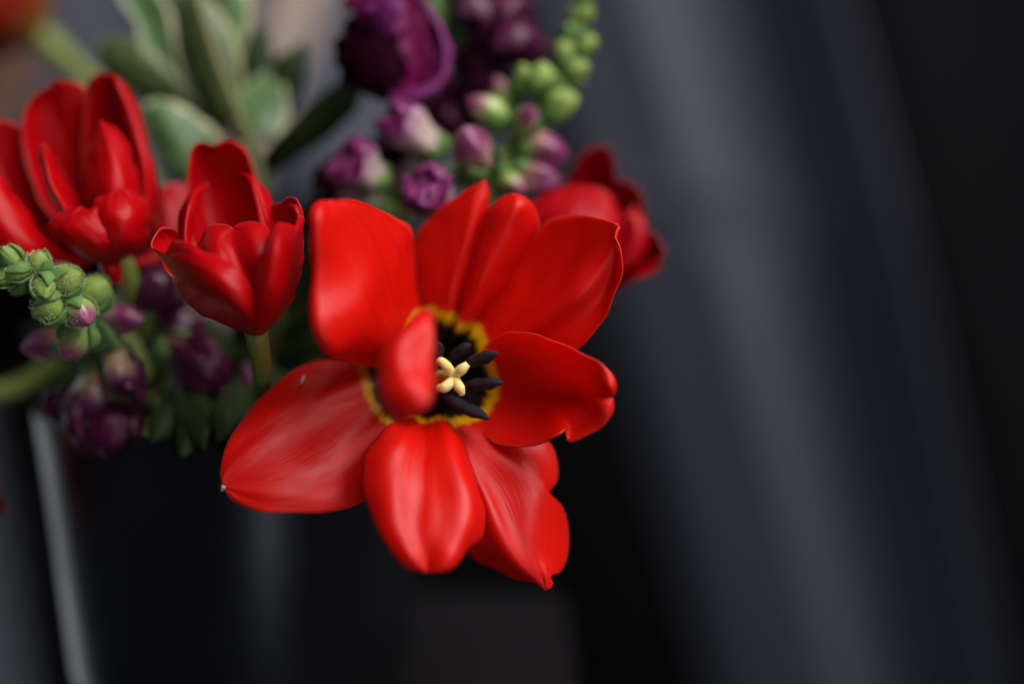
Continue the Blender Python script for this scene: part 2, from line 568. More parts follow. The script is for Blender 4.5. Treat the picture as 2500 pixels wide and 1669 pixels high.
# ------------------------------------------------------------------ the setting
# the dark stand under the vase
TX, TY = -0.0875, 0.448
bm = bmesh.new()
bmesh.ops.create_cube(bm, size=1.0)
bmesh.ops.scale(bm, verts=bm.verts, vec=(0.165, 0.19, 0.8))
bmesh.ops.translate(bm, verts=bm.verts, vec=(TX + 0.0265, TY, -0.412))
bmesh.ops.bevel(bm, geom=bm.edges[:], offset=0.004, segments=3, affect='EDGES')
me = bpy.data.meshes.new('tabletop')
bm.to_mesh(me)
bm.free()
tag(obj('tabletop', me, M['table']), kind='structure')


# draped dark cloth behind: folds run down and to the right
def cloth_sheet(name, x_left, x_right, height, mat, z0=-0.55, z1=0.90, by=0.95, nx=200, nz=110):
    """hanging cloth as a grid; edges and folds given in photo columns at the cloth's distance"""
    verts, faces = [], []
    for j in range(nz):
        z = z0 + (z1 - z0) * j / (nz - 1)
        a, b = x_left(z), x_right(z)
        for i in range(nx):
            c = a + (b - a) * i / (nx - 1)
            x = (c - 1250) / FPX * 0.9
            h = height(c - 0.315 * (0.18 - z) / 0.9 * FPX, z)
            h += 0.004 * mnoise.noise(Vector((x * 9, z * 6, 1.3)))
            verts.append((x, by - h, z))
    for j in range(nz - 1):
        for i in range(nx - 1):
            q = j * nx + i
            faces.append((q, q + 1, q + nx + 1, q + nx))
    me = bpy.data.meshes.new(name)
    me.from_pydata(verts, [], faces)
    me.polygons.foreach_set('use_smooth', [True] * len(me.polygons))
    o = obj(name, me, mat)
    sm = o.modifiers.new("thickness", 'SOLIDIFY')
    sm.thickness = 0.002
    return o


def smooth_interp(x, tab, wid=28):
    xs, ys = [q[0] for q in tab], [q[1] for q in tab]
    return float(sum(wt * np.interp(x + dx * wid, xs, ys) for dx, wt in ((-2, .1), (-1, .2), (0, .4), (1, .2), (2, .1))))


def z_of_row(py, y=0.9):
    """height at which a photo row meets the cloth"""
    t = (py - 834.5) / FPX
    return CAMZ - y * math.tan(PITCH + math.atan(t))


# black backdrop
tag(cloth_sheet('backdrop', lambda z: -520, lambda z: 4300,
                lambda c, z: 0.02 * math.sin(c / 130.0) + 0.01 * math.sin(c / 57.0 + 2), M['black_cloth'], by=1.18, nz=50), kind='structure')
# grey cloth draped over it, gathered down to the right
GF = [(-900, .0), (-500, .03), (-200, .0), (100, .03), (400, .0), (700, .03), (1000, .0), (1150, -.01), (1250, .0), (1330, .018), (1400, .05), (1450, .058), (1500, .054), (1560, .068), (1620, .080), (1690, .066), (1780, .032), (1850, .022), (1910, .030), (1970, .055), (2070, .125)]
EDGE = [(-900, -500), (450, -500), (530, 850), (590, 1260), (640, 1385), (1000, 1550), (1669, 1765), (2300, 1960)]


def left_edge(z):
    # photo row of this height at the cloth
    py = 834.5 + FPX * math.tan(math.atan2(CAMZ - z, 0.9) - PITCH)
    return float(np.interp(py, [q[0] for q in EDGE], [q[1] for q in EDGE]))


def right_edge(z):
    return 2060 + 0.315 * (0.18 - z) / 0.9 * FPX


o = cloth_sheet('cloth_drape', left_edge, right_edge, lambda c, z: smooth_interp(c, GF) - 0.27 * max(0.0, 0.12 - z) ** 1.1, M['cloth'], by=0.945, nx=240, nz=160)
tag(o, 'dark grey cloth hanging in slanting folds against the black backdrop', 'cloth')
o = cloth_sheet('cloth_drape', lambda z: -480, lambda z: 120, lambda c, z: 0.05 + 0.00025 * (c + 500), M['cloth'], by=0.93, z1=0.02, nx=40, nz=40)
tag(o, 'dark grey cloth hanging low behind the vase wall', 'cloth')


def post(name, pts, wd, dp, mat):
    """a straight-edged upright with rounded corners following points"""
    bm = bmesh.new()
    rings = []
    for p in pts:
        p = Vector(p)
        ring = []
        for k in range(16):
            a = 2 * math.pi * k / 16
            ca, sa = math.cos(a), math.sin(a)
            ring.append(bm.verts.new(p + Vector((wd * math.copysign(abs(ca) ** 0.4, ca), dp * math.copysign(abs(sa) ** 0.4, sa), 0))))
        rings.append(ring)
    for i in range(len(rings) - 1):
        for k in range(16):
            bm.faces.new((rings[i][k], rings[i][(k + 1) % 16], rings[i + 1][(k + 1) % 16], rings[i + 1][k]))
    bm.faces.new(rings[0][::-1])
    bm.faces.new(rings[-1])
    me = bpy.data.meshes.new(name)
    bm.normal_update()
    bm.to_mesh(me)
    bm.free()
    me.polygons.foreach_set('use_smooth', [True] * len(me.polygons))
    return obj(name, me, mat)


def at_depth(px, py, y):
    """world point where a photo pixel's ray reaches depth y"""
    p0, p1 = P(px, py, 0), P(px, py, 10)
    k = (y - p0.y) / (p1.y - p0.y)
    return p0 + (p1 - p0) * k


o = post('wooden_stake', [at_depth(*q, 0.72) for q in ((330, 1500), (430, 900), (560, 420), (690, 120), (760, -120), (850, -500))], 0.0155, 0.010, M['beige'])
tag(o, 'pale beige wooden stake leaning behind the variegated leaves', 'stake')
o = post('wooden_stake', [at_depth(*q, 0.70) for q in ((-350, 1500), (-180, 800), (-15, 330), (25, 150), (45, 0), (80, -300))], 0.0150, 0.010, M['brown'])
tag(o, 'brown wooden stake leaning behind the nodding tulip', 'stake')

# ------------------------------------------------------------------ vase
VB = P(597, 1590, 10.0)
VX, VY = VB.x, VB.y
prof = [(0.0, -0.0115), (0.039, -0.0115), (0.0485, -0.010), (0.0520, -0.006), (0.0535, 0.000), (0.0580, 0.050), (0.0602, 0.072),
        (0.0611, 0.0805), (0.0611, 0.0822), (0.0603, 0.0832), (0.0593, 0.0825), (0.0587, 0.0805), (0.0575, 0.072), (0.0550, 0.050),
        (0.0505, 0.000), (0.045, -0.006), (0.0, -0.007)]
bm = bmesh.new()
n = 96
rings = []
for (rr, zz) in prof:
    if rr == 0:
        rings.append([bm.verts.new((VX, VY, zz))])
    else:
        rings.append([bm.verts.new((VX + rr * math.cos(2 * math.pi * k / n), VY + rr * math.sin(2 * math.pi * k / n), zz)) for k in range(n)])
for a, b in zip(rings[:-1], rings[1:]):
    for k in range(n):
        k2 = (k + 1) % n
        if len(a) == 1:
            bm.faces.new((a[0], b[k], b[k2]))
        elif len(b) == 1:
            bm.faces.new((a[k], a[k2], b[0]))
        else:
            bm.faces.new((a[k], a[k2], b[k2], b[k]))
bmesh.ops.recalc_face_normals(bm, faces=bm.faces)
me = bpy.data.meshes.new('vase')
bm.to_mesh(me)
bm.free()
me.polygons.foreach_set('use_smooth', [True] * len(me.polygons))
o = obj('vase', me, M['vase'])
tag(o, 'glossy black tapered vase holding the bouquet', 'vase')


def in_vase(dx, dy, z=0.02):
    return Vector((VX + dx, VY + dy, z))


# ------------------------------------------------------------------ open tulip
t = thing('tulip', 'wide open red tulip with black and yellow centre', 'tulip', 'red tulips in the vase')
HUB = P(1048, 934, 2.75)


def rp(*curves, **kw):
    return patch('petal', curves, M['red_main'], t, hub=HUB, **kw)


# upper left petal
rp([(1030, 925, 2.5), (960, 905, 1.9), (900, 892, 0.8), (845, 881, -0.5), (795, 857, -1.5), (765, 815, -1.8), (757, 745, -1.6), (764, 660, -1.6), (760, 570, -1.8), (756, 515, -1.8), (768, 495, -1.7), (800, 489, -1.6)],
   [(1032, 924, 2.5), (965, 900, 1.9), (905, 882, 0.5), (855, 866, -0.9), (815, 838, -2.0), (790, 790, -2.25), (781, 725, -2.1), (784, 650, -2.05), (780, 575, -2.25), (778, 522, -2.25), (785, 500, -2.0), (800, 489, -1.6)],
   [(1040, 920, 2.6), (985, 865, 1.5), (935, 800, -0.3), (900, 730, -1.15), (872, 650, -1.15), (845, 570, -1.3), (818, 512, -1.6), (800, 489, -1.6)],
   [(1046, 917, 2.6), (1015, 850, 2.2), (990, 770, 1.4), (965, 690, .75), (938, 610, 0.3), (905, 545, -.2), (855, 502, -1.0), (800, 489, -1.6)],
   [(1050, 915, 2.65), (1040, 850, 2.5), (1027, 760, 2.45), (1015, 660, 2.4), (1007, 595, 2.1), (998, 554, 1.6), (962, 529, 1.0), (920, 508, .2), (870, 494, -.7), (830, 488, -1.25), (800, 489, -1.6)], nv=34)
# upper middle petals
rp([(1035, 925, 2.65), (1012, 820, 2.7), (1000, 700, 2.8), (1000, 600, 2.7), (1050, 528, 2.5), (1120, 478, 2.2), (1165, 448, 2.0), (1184, 437, 2.0)],
   [(1048, 920, 2.7), (1060, 800, 2.45), (1082, 690, 2.1), (1110, 600, 1.9), (1148, 510, 1.8), (1184, 437, 2.0)],
   [(1054, 918, 2.65), (1085, 810, 2.3), (1112, 700, 2.0), (1140, 600, 1.8), (1170, 510, 1.8), (1184, 437, 2.0)],
   [(1060, 915, 2.65), (1097, 830, 2.5), (1128, 740, 2.5), (1156, 650, 2.4), (1176, 570, 2.3), (1189, 500, 2.1), (1191, 455, 2.0), (1184, 437, 2.0)])
rp([(1052, 915, 2.65), (1088, 850, 2.4), (1118, 770, 2.3), (1142, 680, 2.2), (1165, 590, 2.0), (1193, 512, 1.7), (1222, 481, 1.45), (1258, 471, 1.3)],
   [(1057, 913, 2.6), (1098, 838, 2.1), (1135, 755, 1.8), (1165, 665, 1.55), (1192, 575, 1.4), (1225, 510, 1.2), (1258, 471, 1.3)],
   [(1063, 912, 2.6), (1110, 830, 2.1), (1162, 740, 1.65), (1208, 640, 1.35), (1245, 555, 1.15), (1265, 500, 1.05), (1258, 471, 1.3)],
   [(1075, 915, 2.65), (1130, 830, 2.5), (1200, 740, 2.4), (1265, 660, 2.4), (1308, 590, 2.1), (1312, 530, 1.7), (1292, 487, 1.4), (1258, 471, 1.3)])
# upper right petal
rp([(1065, 912, 2.6), (1120, 840, 2.4), (1180, 760, 2.4), (1240, 670, 2.3), (1290, 590, 2.0), (1340, 535, 1.5), (1400, 524, 1.0), (1460, 530, .5), (1513, 549, .2)],
   [(1075, 918, 2.65), (1160, 850, 2.15), (1250, 768, 1.75), (1335, 690, 1.45), (1410, 625, 1.05), (1470, 580, .6), (1513, 549, .2)],
   [(1080, 920, 2.6), (1170, 875, 2.0), (1265, 815, 1.35), (1350, 755, .75), (1412, 705, .45), (1465, 645, .4), (1498, 590, .3), (1513, 549, .2)],
   [(1083, 923, 2.6), (1172, 890, 2.05), (1270, 850, 1.5), (1365, 810, 1.0), (1440, 760, .75), (1490, 690, .6), (1505, 630, .4), (1503, 590, .25), (1513, 549, .2)],
   [(1085, 927, 2.65), (1170, 908, 2.3), (1270, 893, 1.8), (1360, 880, 1.3), (1420, 845, .9), (1470, 782, .5), (1500, 715, .2), (1521, 650, 0), (1518, 602, 0.05), (1502, 572, 0.15), (1513, 549, .2)], nv=34)
# right petal, edge turned in
rp([(1075, 925, 2.6), (1140, 885, 2.1), (1195, 835, 1.4), (1250, 812, .6), (1310, 816, 0), (1370, 838, -.5), (1430, 868, -.9), (1475, 892, -1.1), (1497, 918, -1.1), (1503, 950, -1.05), (1496, 968, -1.0)],
   [(1074, 930, 2.62), (1145, 912, 2.25), (1215, 885, 1.7), (1290, 868, 1.0), (1370, 880, 0.2), (1430, 900, -.5), (1472, 925, -1.1), (1490, 950, -1.25), (1496, 968, -1.0)],
   [(1072, 938, 2.65), (1150, 940, 2.35), (1240, 950, 1.8), (1330, 955, 1.1), (1420, 958, .1), (1470, 962, -.9), (1496, 968, -1.0)],
   [(1071, 944, 2.62), (1130, 965, 2.3), (1210, 1005, 1.7), (1290, 1020, 1.0), (1360, 1012, .2), (1430, 1005, -.4), (1475, 985, -1.1), (1496, 968, -1.0)],
   [(1070, 950, 2.6), (1105, 990, 2.2), (1150, 1035, 1.5), (1210, 1079, .7), (1280, 1091, .1), (1335, 1079, -.4), (1370, 1056, -.7), (1380, 1048, -.6), (1386, 1075, -.6), (1440, 1058, -.9), (1482, 1030, -1.05), (1499, 995, -1.05), (1496, 968, -1.0)], nv=34, nu=60, edge=0.02)
# lower right petal with lobed margin
rp([(1050, 955, 2.6), (1085, 1030, 1.7), (1110, 1110, 1.0), (1128, 1200, .7), (1128, 1290, .7), (1140, 1345, .75), (1200, 1387, .6), (1260, 1415, .4), (1315, 1428, .2), (1335, 1441, .1)],
   [(1055, 954, 2.6), (1095, 1030, 1.3), (1138, 1120, .6), (1172, 1210, .15), (1205, 1300, -.1), (1260, 1375, -.1), (1315, 1420, .05), (1335, 1441, .1)],
   [(1059, 952, 2.6), (1110, 1030, 1.3), (1165, 1120, .65), (1217, 1210, .3), (1262, 1300, .05), (1302, 1378, 0), (1335, 1441, .1)],
   [(1064, 950, 2.6), (1125, 1015, 1.5), (1205, 1080, .95), (1275, 1130, .65), (1312, 1200, .45), (1318, 1280, .3), (1322, 1360, .15), (1335, 1415, .05), (1335, 1441, .1)],
   [(1068, 948, 2.6), (1130, 1000, 1.9), (1220, 1040, 1.6), (1310, 1055, 1.5), (1345, 1085, 1.5), (1362, 1130, 1.5), (1361, 1172, 1.3), (1340, 1206, .8), (1366, 1230, 1.1), (1386, 1290, 1.2), (1387, 1350, 1.0), (1368, 1396, .6), (1346, 1408, .2), (1352, 1428, .15), (1335, 1441, .1)], nv=34, nu=64, edge=0.02)
# lower middle petal
rp([(1035, 955, 2.55), (985, 1010, 1.3), (930, 1060, .1), (890, 1110, -.6), (880, 1170, -1.0), (898, 1240, -1.4), (930, 1300, -1.7), (965, 1355, -1.9), (1000, 1388, -2.0), (1045, 1400, -2.0)],
   [(1040, 958, 2.55), (1010, 1020, .95), (975, 1080, -.35), (952, 1150, -1.1), (955, 1230, -1.6), (975, 1300, -1.9), (1005, 1360, -2.1), (1045, 1400, -2.0)],
   [(1045, 960, 2.55), (1038, 1030, 1.05), (1026, 1100, -.18), (1018, 1180, -1.0), (1020, 1270, -1.58), (1030, 1345, -1.9), (1045, 1400, -2.0)],
   [(1048, 960, 2.55), (1054, 1030, .95), (1056, 1100, -.2), (1062, 1180, -1.0), (1066, 1270, -1.6), (1056, 1345, -1.95), (1045, 1400, -2.0)],
   [(1055, 958, 2.55), (1085, 1025, .95), (1110, 1100, -.3), (1134, 1180, -1.1), (1142, 1260, -1.5), (1125, 1320, -1.8), (1090, 1375, -2.1), (1045, 1400, -2.0)],
   [(1062, 955, 2.6), (1105, 1030, 1.5), (1140, 1110, .5), (1168, 1190, -.25), (1186, 1260, -.6), (1182, 1308, -.9), (1140, 1338, -1.3), (1112, 1376, -1.7), (1080, 1395, -1.95), (1045, 1400, -2.0)], nv=40, edge=0.03)
# left petal
PL = rp([(1030, 930, 2.55), (960, 905, 2.3), (890, 884, 2.1), (820, 878, 1.9), (745, 890, 1.6), (680, 930, 1.25), (620, 985, .8), (570, 1060, .2), (540, 1130, -.3), (537, 1165, -.5), (545, 1190, -.6)],
   [(1032, 935, 2.6), (950, 930, 2.05), (870, 935, 1.55), (790, 955, 1.05), (710, 1000, .55), (640, 1060, .05), (585, 1120, -.35), (552, 1165, -.55), (545, 1190, -.6)],
   [(1035, 940, 2.6), (940, 960, 1.9), (850, 1000, 1.1), (760, 1055, .4), (670, 1110, -.2), (600, 1155, -.5), (545, 1190, -.6)],
   [(1038, 946, 2.6), (965, 985, 1.85), (895, 1050, .9), (830, 1120, .1), (740, 1175, -.5), (640, 1200, -.75), (580, 1200, -.7), (545, 1190, -.6)],
   [(1040, 952, 2.55), (1000, 1010, 1.95), (970, 1090, 1.2), (935, 1170, .5), (880, 1228, -.1), (800, 1250, -.5), (700, 1251, -.75), (610, 1240, -.8), (562, 1216, -.7), (545, 1190, -.6)], nv=34)
# front petal pointing at the viewer
rp([(1020, 915, 2.5), (985, 870, 1.0), (980, 825, -1.6), (995, 784, -3.2), (1022, 756, -3.0), (1048, 750, -2.9), (1057, 800, -3.2), (1058, 875, -3.6)],
   [(1016, 922, 2.5), (962, 895, 1.0), (952, 865, -1.8), (962, 838, -3.8), (990, 822, -3.8), (1030, 826, -3.55), (1058, 875, -3.6)],
   [(1012, 930, 2.5), (957, 928, 1.0), (944, 918, -1.8), (947, 908, -4.1), (974, 895, -4.2), (1015, 885, -3.9), (1058, 875, -3.6)],
   [(1016, 938, 2.5), (960, 960, 1.0), (952, 966, -1.8), (964, 963, -4.4), (1000, 945, -4.5), (1030, 915, -4.1), (1058, 875, -3.6)],
   [(1020, 945, 2.5), (970, 985, 1.0), (985, 1008, -1.8), (1014, 1018, -4.4), (1040, 998, -4.5), (1055, 940, -4.0), (1058, 875, -3.6)], thick=0.03)
# stamens
for base, mid, a0, a1, ra in [
        ((1075, 920, 2.2), (1110, 900, 1.4), (1140, 888, .7), (1214, 862, -.1), 1.55),
        ((1078, 935, 2.2), (1110, 938, 1.4), (1140, 940, .8), (1228, 934, .1), 1.5),
        ((1070, 950, 2.2), (1085, 960, 1.4), (1090, 972, .9), (1192, 1022, .2), 1.55),
        ((1058, 912, 2.2), (1064, 895, 1.4), (1066, 880, .6), (1072, 838, -.5), 1.4),
        ((1068, 912, 2.2), (1090, 885, 1.6), (1105, 870, 1.2), (1148, 842, .7), 1.4),
        ((1040, 950, 2.2), (1030, 962, 1.4), (1025, 975, .8), (1015, 1000, .1), 1.5)]:
    st = bpy.data.objects.new('stamen', None)
    fl = tube('stamen', [P(*base), P(*mid), P(*a0)], [0.0011, 0.0009, 0.0006], M['filament'], t, 10, 12)
    A, B = P(*a0), P(*a1)
    d = (B - A)
    pts = [A - d * 0.12 + d * k / 6 * 1.12 for k in range(7)]
    pts[-2] += Vector((0, -0.0003, 0.0003))
    rr = [x * ra * 0.001 for x in (0.30, 0.85, 1.12, 1.0, 1.15, 0.85, 0.30)]
    an = tube('anther', pts, rr, M['anther'], None, 12, 22)
    an.parent = fl
    bpy.data.objects.remove(st)
# pistil
pi = tube('pistil', [P(1050, 934, 2.7), P(1070, 930, 1.6), P(1092, 924, .6), P(1104, 921, .05)], [0.0026, 0.0029, 0.0024, 0.0021], M['ovary'], t, 16, 20)
for pts, rad in [
        ([(1106, 920, -.05), (1120, 908, -.2), (1132, 897, -.3), (1142, 888, -.3)], [1.3, 1.5, 1.65, 1.0]),
        ([(1106, 920, -.05), (1116, 936, -.2), (1124, 950, -.25), (1129, 963, -.2)], [1.3, 1.5, 1.6, 0.8]),
        ([(1106, 922, -.05), (1098, 935, -.2), (1085, 945, -.25), (1068, 946, -.15)], [1.3, 1.6, 1.65, 0.9]),
        ([(1106, 920, -.05), (1099, 905, -.2), (1090, 893, -.3), (1078, 882, -.25), (1068, 884, 0)], [1.3, 1.4, 1.5, 1.2, 0.6])]:
    sg = tube('stigma_lobe', [P(*q) for q in pts], [x * 0.00086 for x in rad], M['stigma'], None, 12, 18)
    sg.parent = pi
# small dry specks on the left petal's tip and edge
tube('dry_tip', [P(546, 1186, -.64), P(543, 1193, -.62), P(540, 1199, -.6)], [0.0006, 0.0005, 0.0002], M['speck'], t, 8, 8)
tube('dry_speck', [P(735, 938, .92), P(738, 928, .98), P(744, 916, 1.08)], [0.0002, 0.0005, 0.0002], M['speck'], t, 8, 8)
tube('stem', [P(1048, 936, 2.7), P(1015, 950, 4.2), P(930, 1010, 6.5), P(800, 1090, 8.5), in_vase(0.02, -0.01, 0.06), in_vase(0.0, 0.02, 0.012)],
     [0.0045, 0.0034, 0.0032, 0.0034, 0.0036, 0.0036], M['stem'], t)
settle(t)

# ------------------------------------------------------------------ goblet tulip
t = thing('tulip', 'half closed red tulip bud shaped like a goblet on an olive stem', 'tulip', 'red tulips in the vase')


def bp_(*curves, **kw):
    return patch('petal', curves, M['red'], t, **kw)


OB = 0.0
bp_([(605, 800, .6), (520, 700, 1.6), (462, 560, 2.2), (455, 470, 2.4), (463, 400, 2.4), (472, 360, 2.4), (490, 349, 2.4), (524, 354, 2.4), (545, 342, 2.4)],
    [(620, 800, .8), (560, 700, 2.4), (515, 560, 3.1), (500, 460, 3.1), (505, 390, 2.8), (545, 342, 2.4)],
    [(620, 800, .8), (610, 700, 2.4), (590, 560, 3.1), (572, 460, 3.1), (560, 390, 2.7), (545, 342, 2.4)],
    [(640, 800, .6), (660, 700, 1.6), (650, 560, 2.2), (632, 460, 2.4), (614, 402, 2.4), (592, 360, 2.4), (570, 344, 2.4), (545, 342, 2.4)])
bp_([(610, 800, .5), (500, 720, .8), (445, 620, 1.1), (436, 560, 1.3), (445, 500, 1.5), (470, 462, 1.8), (508, 449, 2.1)],
    [(610, 800, .3), (510, 730, .1), (455, 630, .4), (449, 560, .6), (460, 500, .9), (482, 462, 1.5), (508, 449, 2.1)],
    [(610, 800, .3), (540, 720, .2), (472, 630, .7), (466, 580, .9), (473, 520, 1.1), (486, 478, 1.6), (508, 449, 2.1)])
bp_([(630, 800, .3), (640, 700, .4), (630, 600, .9), (627, 540, 1.1), (614, 480, 1.4), (604, 445, 1.7), (582, 424, 2.0)],
    [(640, 800, .3), (665, 700, .1), (655, 600, .5), (640, 540, .8), (627, 480, 1.1), (613, 438, 1.4), (582, 424, 2.0)],
    [(650, 800, .5), (690, 700, .9), (690, 600, 1.2), (668, 510, 1.5), (648, 462, 1.7), (620, 428, 1.8), (582, 424, 2.0)])
# curled shoulder on the left
bp_([(600, 800, 0), (480, 735, .1), (412, 665, 0), (382, 615, -.1), (369, 600, -.1), (372, 578, 0), (392, 557, .2)],
    [(610, 800, .2), (500, 725, .5), (435, 650, .6), (405, 605, .5), (395, 578, .4), (392, 557, .2)],
    [(620, 800, .3), (520, 720, .6), (455, 640, .9), (437, 590, .9), (432, 565, .7), (418, 555, .5), (392, 557, .2)])
# front inner pair
bp_([(620, 810, -.4), (560, 740, -.7), (500, 660, -.6), (478, 612, -.4), (494, 572, -.2), (520, 553, -.2), (548, 548, -.3), (569, 556, -.4)],
    [(626, 812, -.5), (590, 740, -1.2), (548, 660, -1.25), (528, 610, -1.0), (535, 575, -.6), (569, 556, -.4)],
    [(632, 812, -.5), (612, 740, -1.1), (588, 660, -1.0), (575, 610, -.8), (570, 580, -.6), (569, 556, -.4)],
    [(642, 812, -.5), (645, 740, -1.3), (640, 660, -1.3), (628, 600, -1.0), (605, 565, -.7), (569, 556, -.4)],
    [(650, 810, -.4), (680, 740, -.8), (692, 660, -.6), (682, 592, -.4), (660, 560, -.3), (630, 547, -.3), (598, 543, -.3), (569, 556, -.4)], nv=34)
# front left outer petal
bp_([(617, 818, -.3), (560, 797, -.4), (490, 766, -.5), (440, 716, -.6), (405, 645, -.5), (385, 615, -.35), (378, 606, -.3), (399, 622, -.6)],
    [(622, 818, -.5), (575, 770, -1.4), (510, 715, -1.7), (455, 660, -1.4), (415, 625, -.9), (399, 622, -.6)],
    [(630, 818, -.6), (600, 760, -1.7), (550, 695, -2.0), (490, 640, -1.7), (435, 605, -1.1), (399, 622, -.6)],
    [(640, 817, -.5), (632, 760, -1.4), (612, 700, -1.6), (570, 648, -1.6), (500, 612, -1.4), (442, 587, -1.0), (424, 591, -.8), (410, 608, -.7), (399, 622, -.6)])
# right back with curled lip
bp_([(640, 800, .6), (680, 700, 1.0), (675, 600, 1.2), (664, 530, 1.2), (664, 502, 1.1), (685, 494, .9), (703, 482, .7)],
    [(650, 800, .4), (705, 700, .8), (705, 600, 1.0), (698, 540, .9), (700, 510, .8), (703, 482, .7)],
    [(660, 800, .2), (725, 700, .3), (737, 620, .2), (740, 550, .1), (738, 515, .1), (730, 494, .2), (718, 483, .4), (703, 482, .7)],
    nv=20)
bp_([(722, 560, -.2), (716, 535, 0), (708, 520, .2), (702, 508, .2)],
    [(733, 550, -.2), (730, 528, -.2), (722, 512, -.2), (706, 502, .05)],
    [(739, 545, .1), (739, 522, .1), (730, 505, .1), (708, 500, .2)], nu=16, nv=12, edge=0.01)
# right front outer petal
bp_([(606, 815, -.6), (592, 786, -1.0), (610, 745, -1.4), (623, 680, -1.6), (642, 610, -1.6), (660, 562, -1.4), (676, 547, -1.2), (700, 548, -.9), (718, 552, -.6)],
    [(615, 818, -.7), (622, 780, -1.4), (645, 730, -1.9), (662, 660, -2.1), (676, 600, -2.0), (692, 563, -1.5), (718, 552, -.6)],
    [(625, 819, -.7), (660, 775, -1.2), (690, 720, -1.5), (707, 650, -1.5), (715, 590, -1.2), (718, 552, -.6)],
    [(640, 815, -.4), (690, 764, -.3), (722, 711, -.1), (736, 645, .1), (741, 580, .2), (741, 545, .1), (735, 528, -.1), (718, 552, -.6)], nv=30)
tube('stem', [P(624, 800, -.2), P(632, 850, .4), P(640, 920, 1.6), P(638, 1010, 3.6), in_vase(0.008, -0.03, 0.085), in_vase(0.01, 0.015, 0.012)],
     [0.0030, 0.0023, 0.0023, 0.0024, 0.0026, 0.0028], M['stem'], t)
settle(t)

# ------------------------------------------------------------------ cupped tulip at the left
t = thing('tulip', 'cupped red tulip with pointed inner petals above the fuzzy green buds', 'tulip', 'red tulips in the vase')


def lp(*curves, off=1.2, **kw):
    return patch('petal', [[(x, y, d + off) for x, y, d in c] for c in curves], M['red'], t, **kw)


lp([(240, 640, 2), (150, 560, 2.4), (80, 450, 2.6), (55, 330, 2.6), (62, 270, 2.6), (85, 232, 2.6), (110, 214, 2.6), (119, 213, 2.6), (130, 196, 2.6), (150, 195, 2.6)],
   [(250, 640, 2.1), (180, 540, 3.1), (125, 420, 3.4), (105, 320, 3.1), (120, 245, 2.9), (150, 195, 2.6)],
   [(255, 640, 2.1), (220, 540, 3.3), (185, 420, 3.6), (165, 320, 3.3), (155, 250, 2.9), (150, 195, 2.6)],
   [(260, 640, 2), (260, 520, 3), (250, 400, 3.2), (235, 300, 3.2), (215, 230, 3.0), (200, 207, 2.9), (175, 198, 2.7), (150, 195, 2.6)])
lp([(240, 640, 2), (215, 520, 3.0), (205, 400, 3.0), (203, 300, 2.9), (208, 230, 2.8), (225, 189, 2.6), (245, 180, 2.5), (264, 179, 2.4)],
   [(258, 640, 2), (275, 540, 2.9), (275, 430, 3.3), (265, 320, 3.1), (258, 230, 2.7), (264, 179, 2.4)],
   [(268, 640, 1.8), (325, 580, 1.8), (345, 480, 1.7), (340, 400, 1.7), (320, 310, 1.8), (294, 230, 2.1), (278, 190, 2.2), (264, 179, 2.4)],
   [(275, 640, 1.8), (350, 590, 2.2), (385, 500, 2.4), (381, 420, 2.4), (359, 340, 2.5), (333, 260, 2.6), (306, 208, 2.6), (285, 187, 2.5), (264, 179, 2.4)], nv=32)
lp([(245, 620, 1.5), (212, 540, 1.2), (205, 460, 1.1), (210, 400, 1.1), (222, 355, 1.2), (236, 325, 1.3), (239, 306, 1.3), (246, 294, 1.3)],
   [(260, 620, 1.3), (248, 540, .6), (247, 460, .4), (250, 400, .6), (250, 345, .9), (246, 294, 1.3)],
   [(268, 620, 1.3), (290, 540, .5), (295, 460, .4), (290, 400, .6), (274, 345, .9), (246, 294, 1.3)],
   [(275, 620, 1.5), (320, 560, 1.2), (338, 480, 1.2), (331, 410, 1.3), (309, 350, 1.4), (281, 312, 1.4), (262, 299, 1.35), (246, 294, 1.3)])
lp([(220, 600, 1.2), (160, 550, .9), (132, 500, .8), (110, 450, .9), (97, 400, 1.0), (96, 370, 1.1), (106, 352, 1.2)],
   [(225, 600, 1.2), (172, 535, .5), (138, 480, .3), (116, 430, .4), (108, 390, .6), (106, 352, 1.2)],
   [(232, 600, 1.3), (192, 528, .8), (155, 470, .7), (128, 420, .7), (116, 384, .8), (106, 352, 1.2)],
   [(240, 600, 1.4), (216, 520, 1.6), (181, 465, 1.5), (151, 420, 1.3), (126, 380, 1.2), (116, 360, 1.2), (106, 352, 1.2)])
lp([(200, 640, 2), (60, 600, 2.4), (-40, 480, 2.6), (-60, 380, 2.6), (-40, 310, 2.6), (-8, 293, 2.6)],
   [(215, 640, 2.1), (100, 570, 2.9), (20, 460, 3.1), (5, 380, 3.0), (-8, 293, 2.6)],
   [(230, 640, 2), (140, 560, 2.6), (78, 450, 2.8), (58, 370, 2.8), (56, 318, 2.8), (32, 301, 2.7), (-8, 293, 2.6)])
lp([(200, 660, 1.5), (100, 670, .8), (0, 652, .2), (-60, 580, 0), (-60, 480, 0), (-20, 412, .2)],
   [(215, 655, 1.3), (120, 640, .4), (50, 592, -.1), (0, 520, -.2), (-20, 412, .2)],
   [(230, 640, 1.4), (150, 612, 1.0), (105, 572, .8), (60, 507, .6), (20, 450, .5), (-20, 412, .2)])
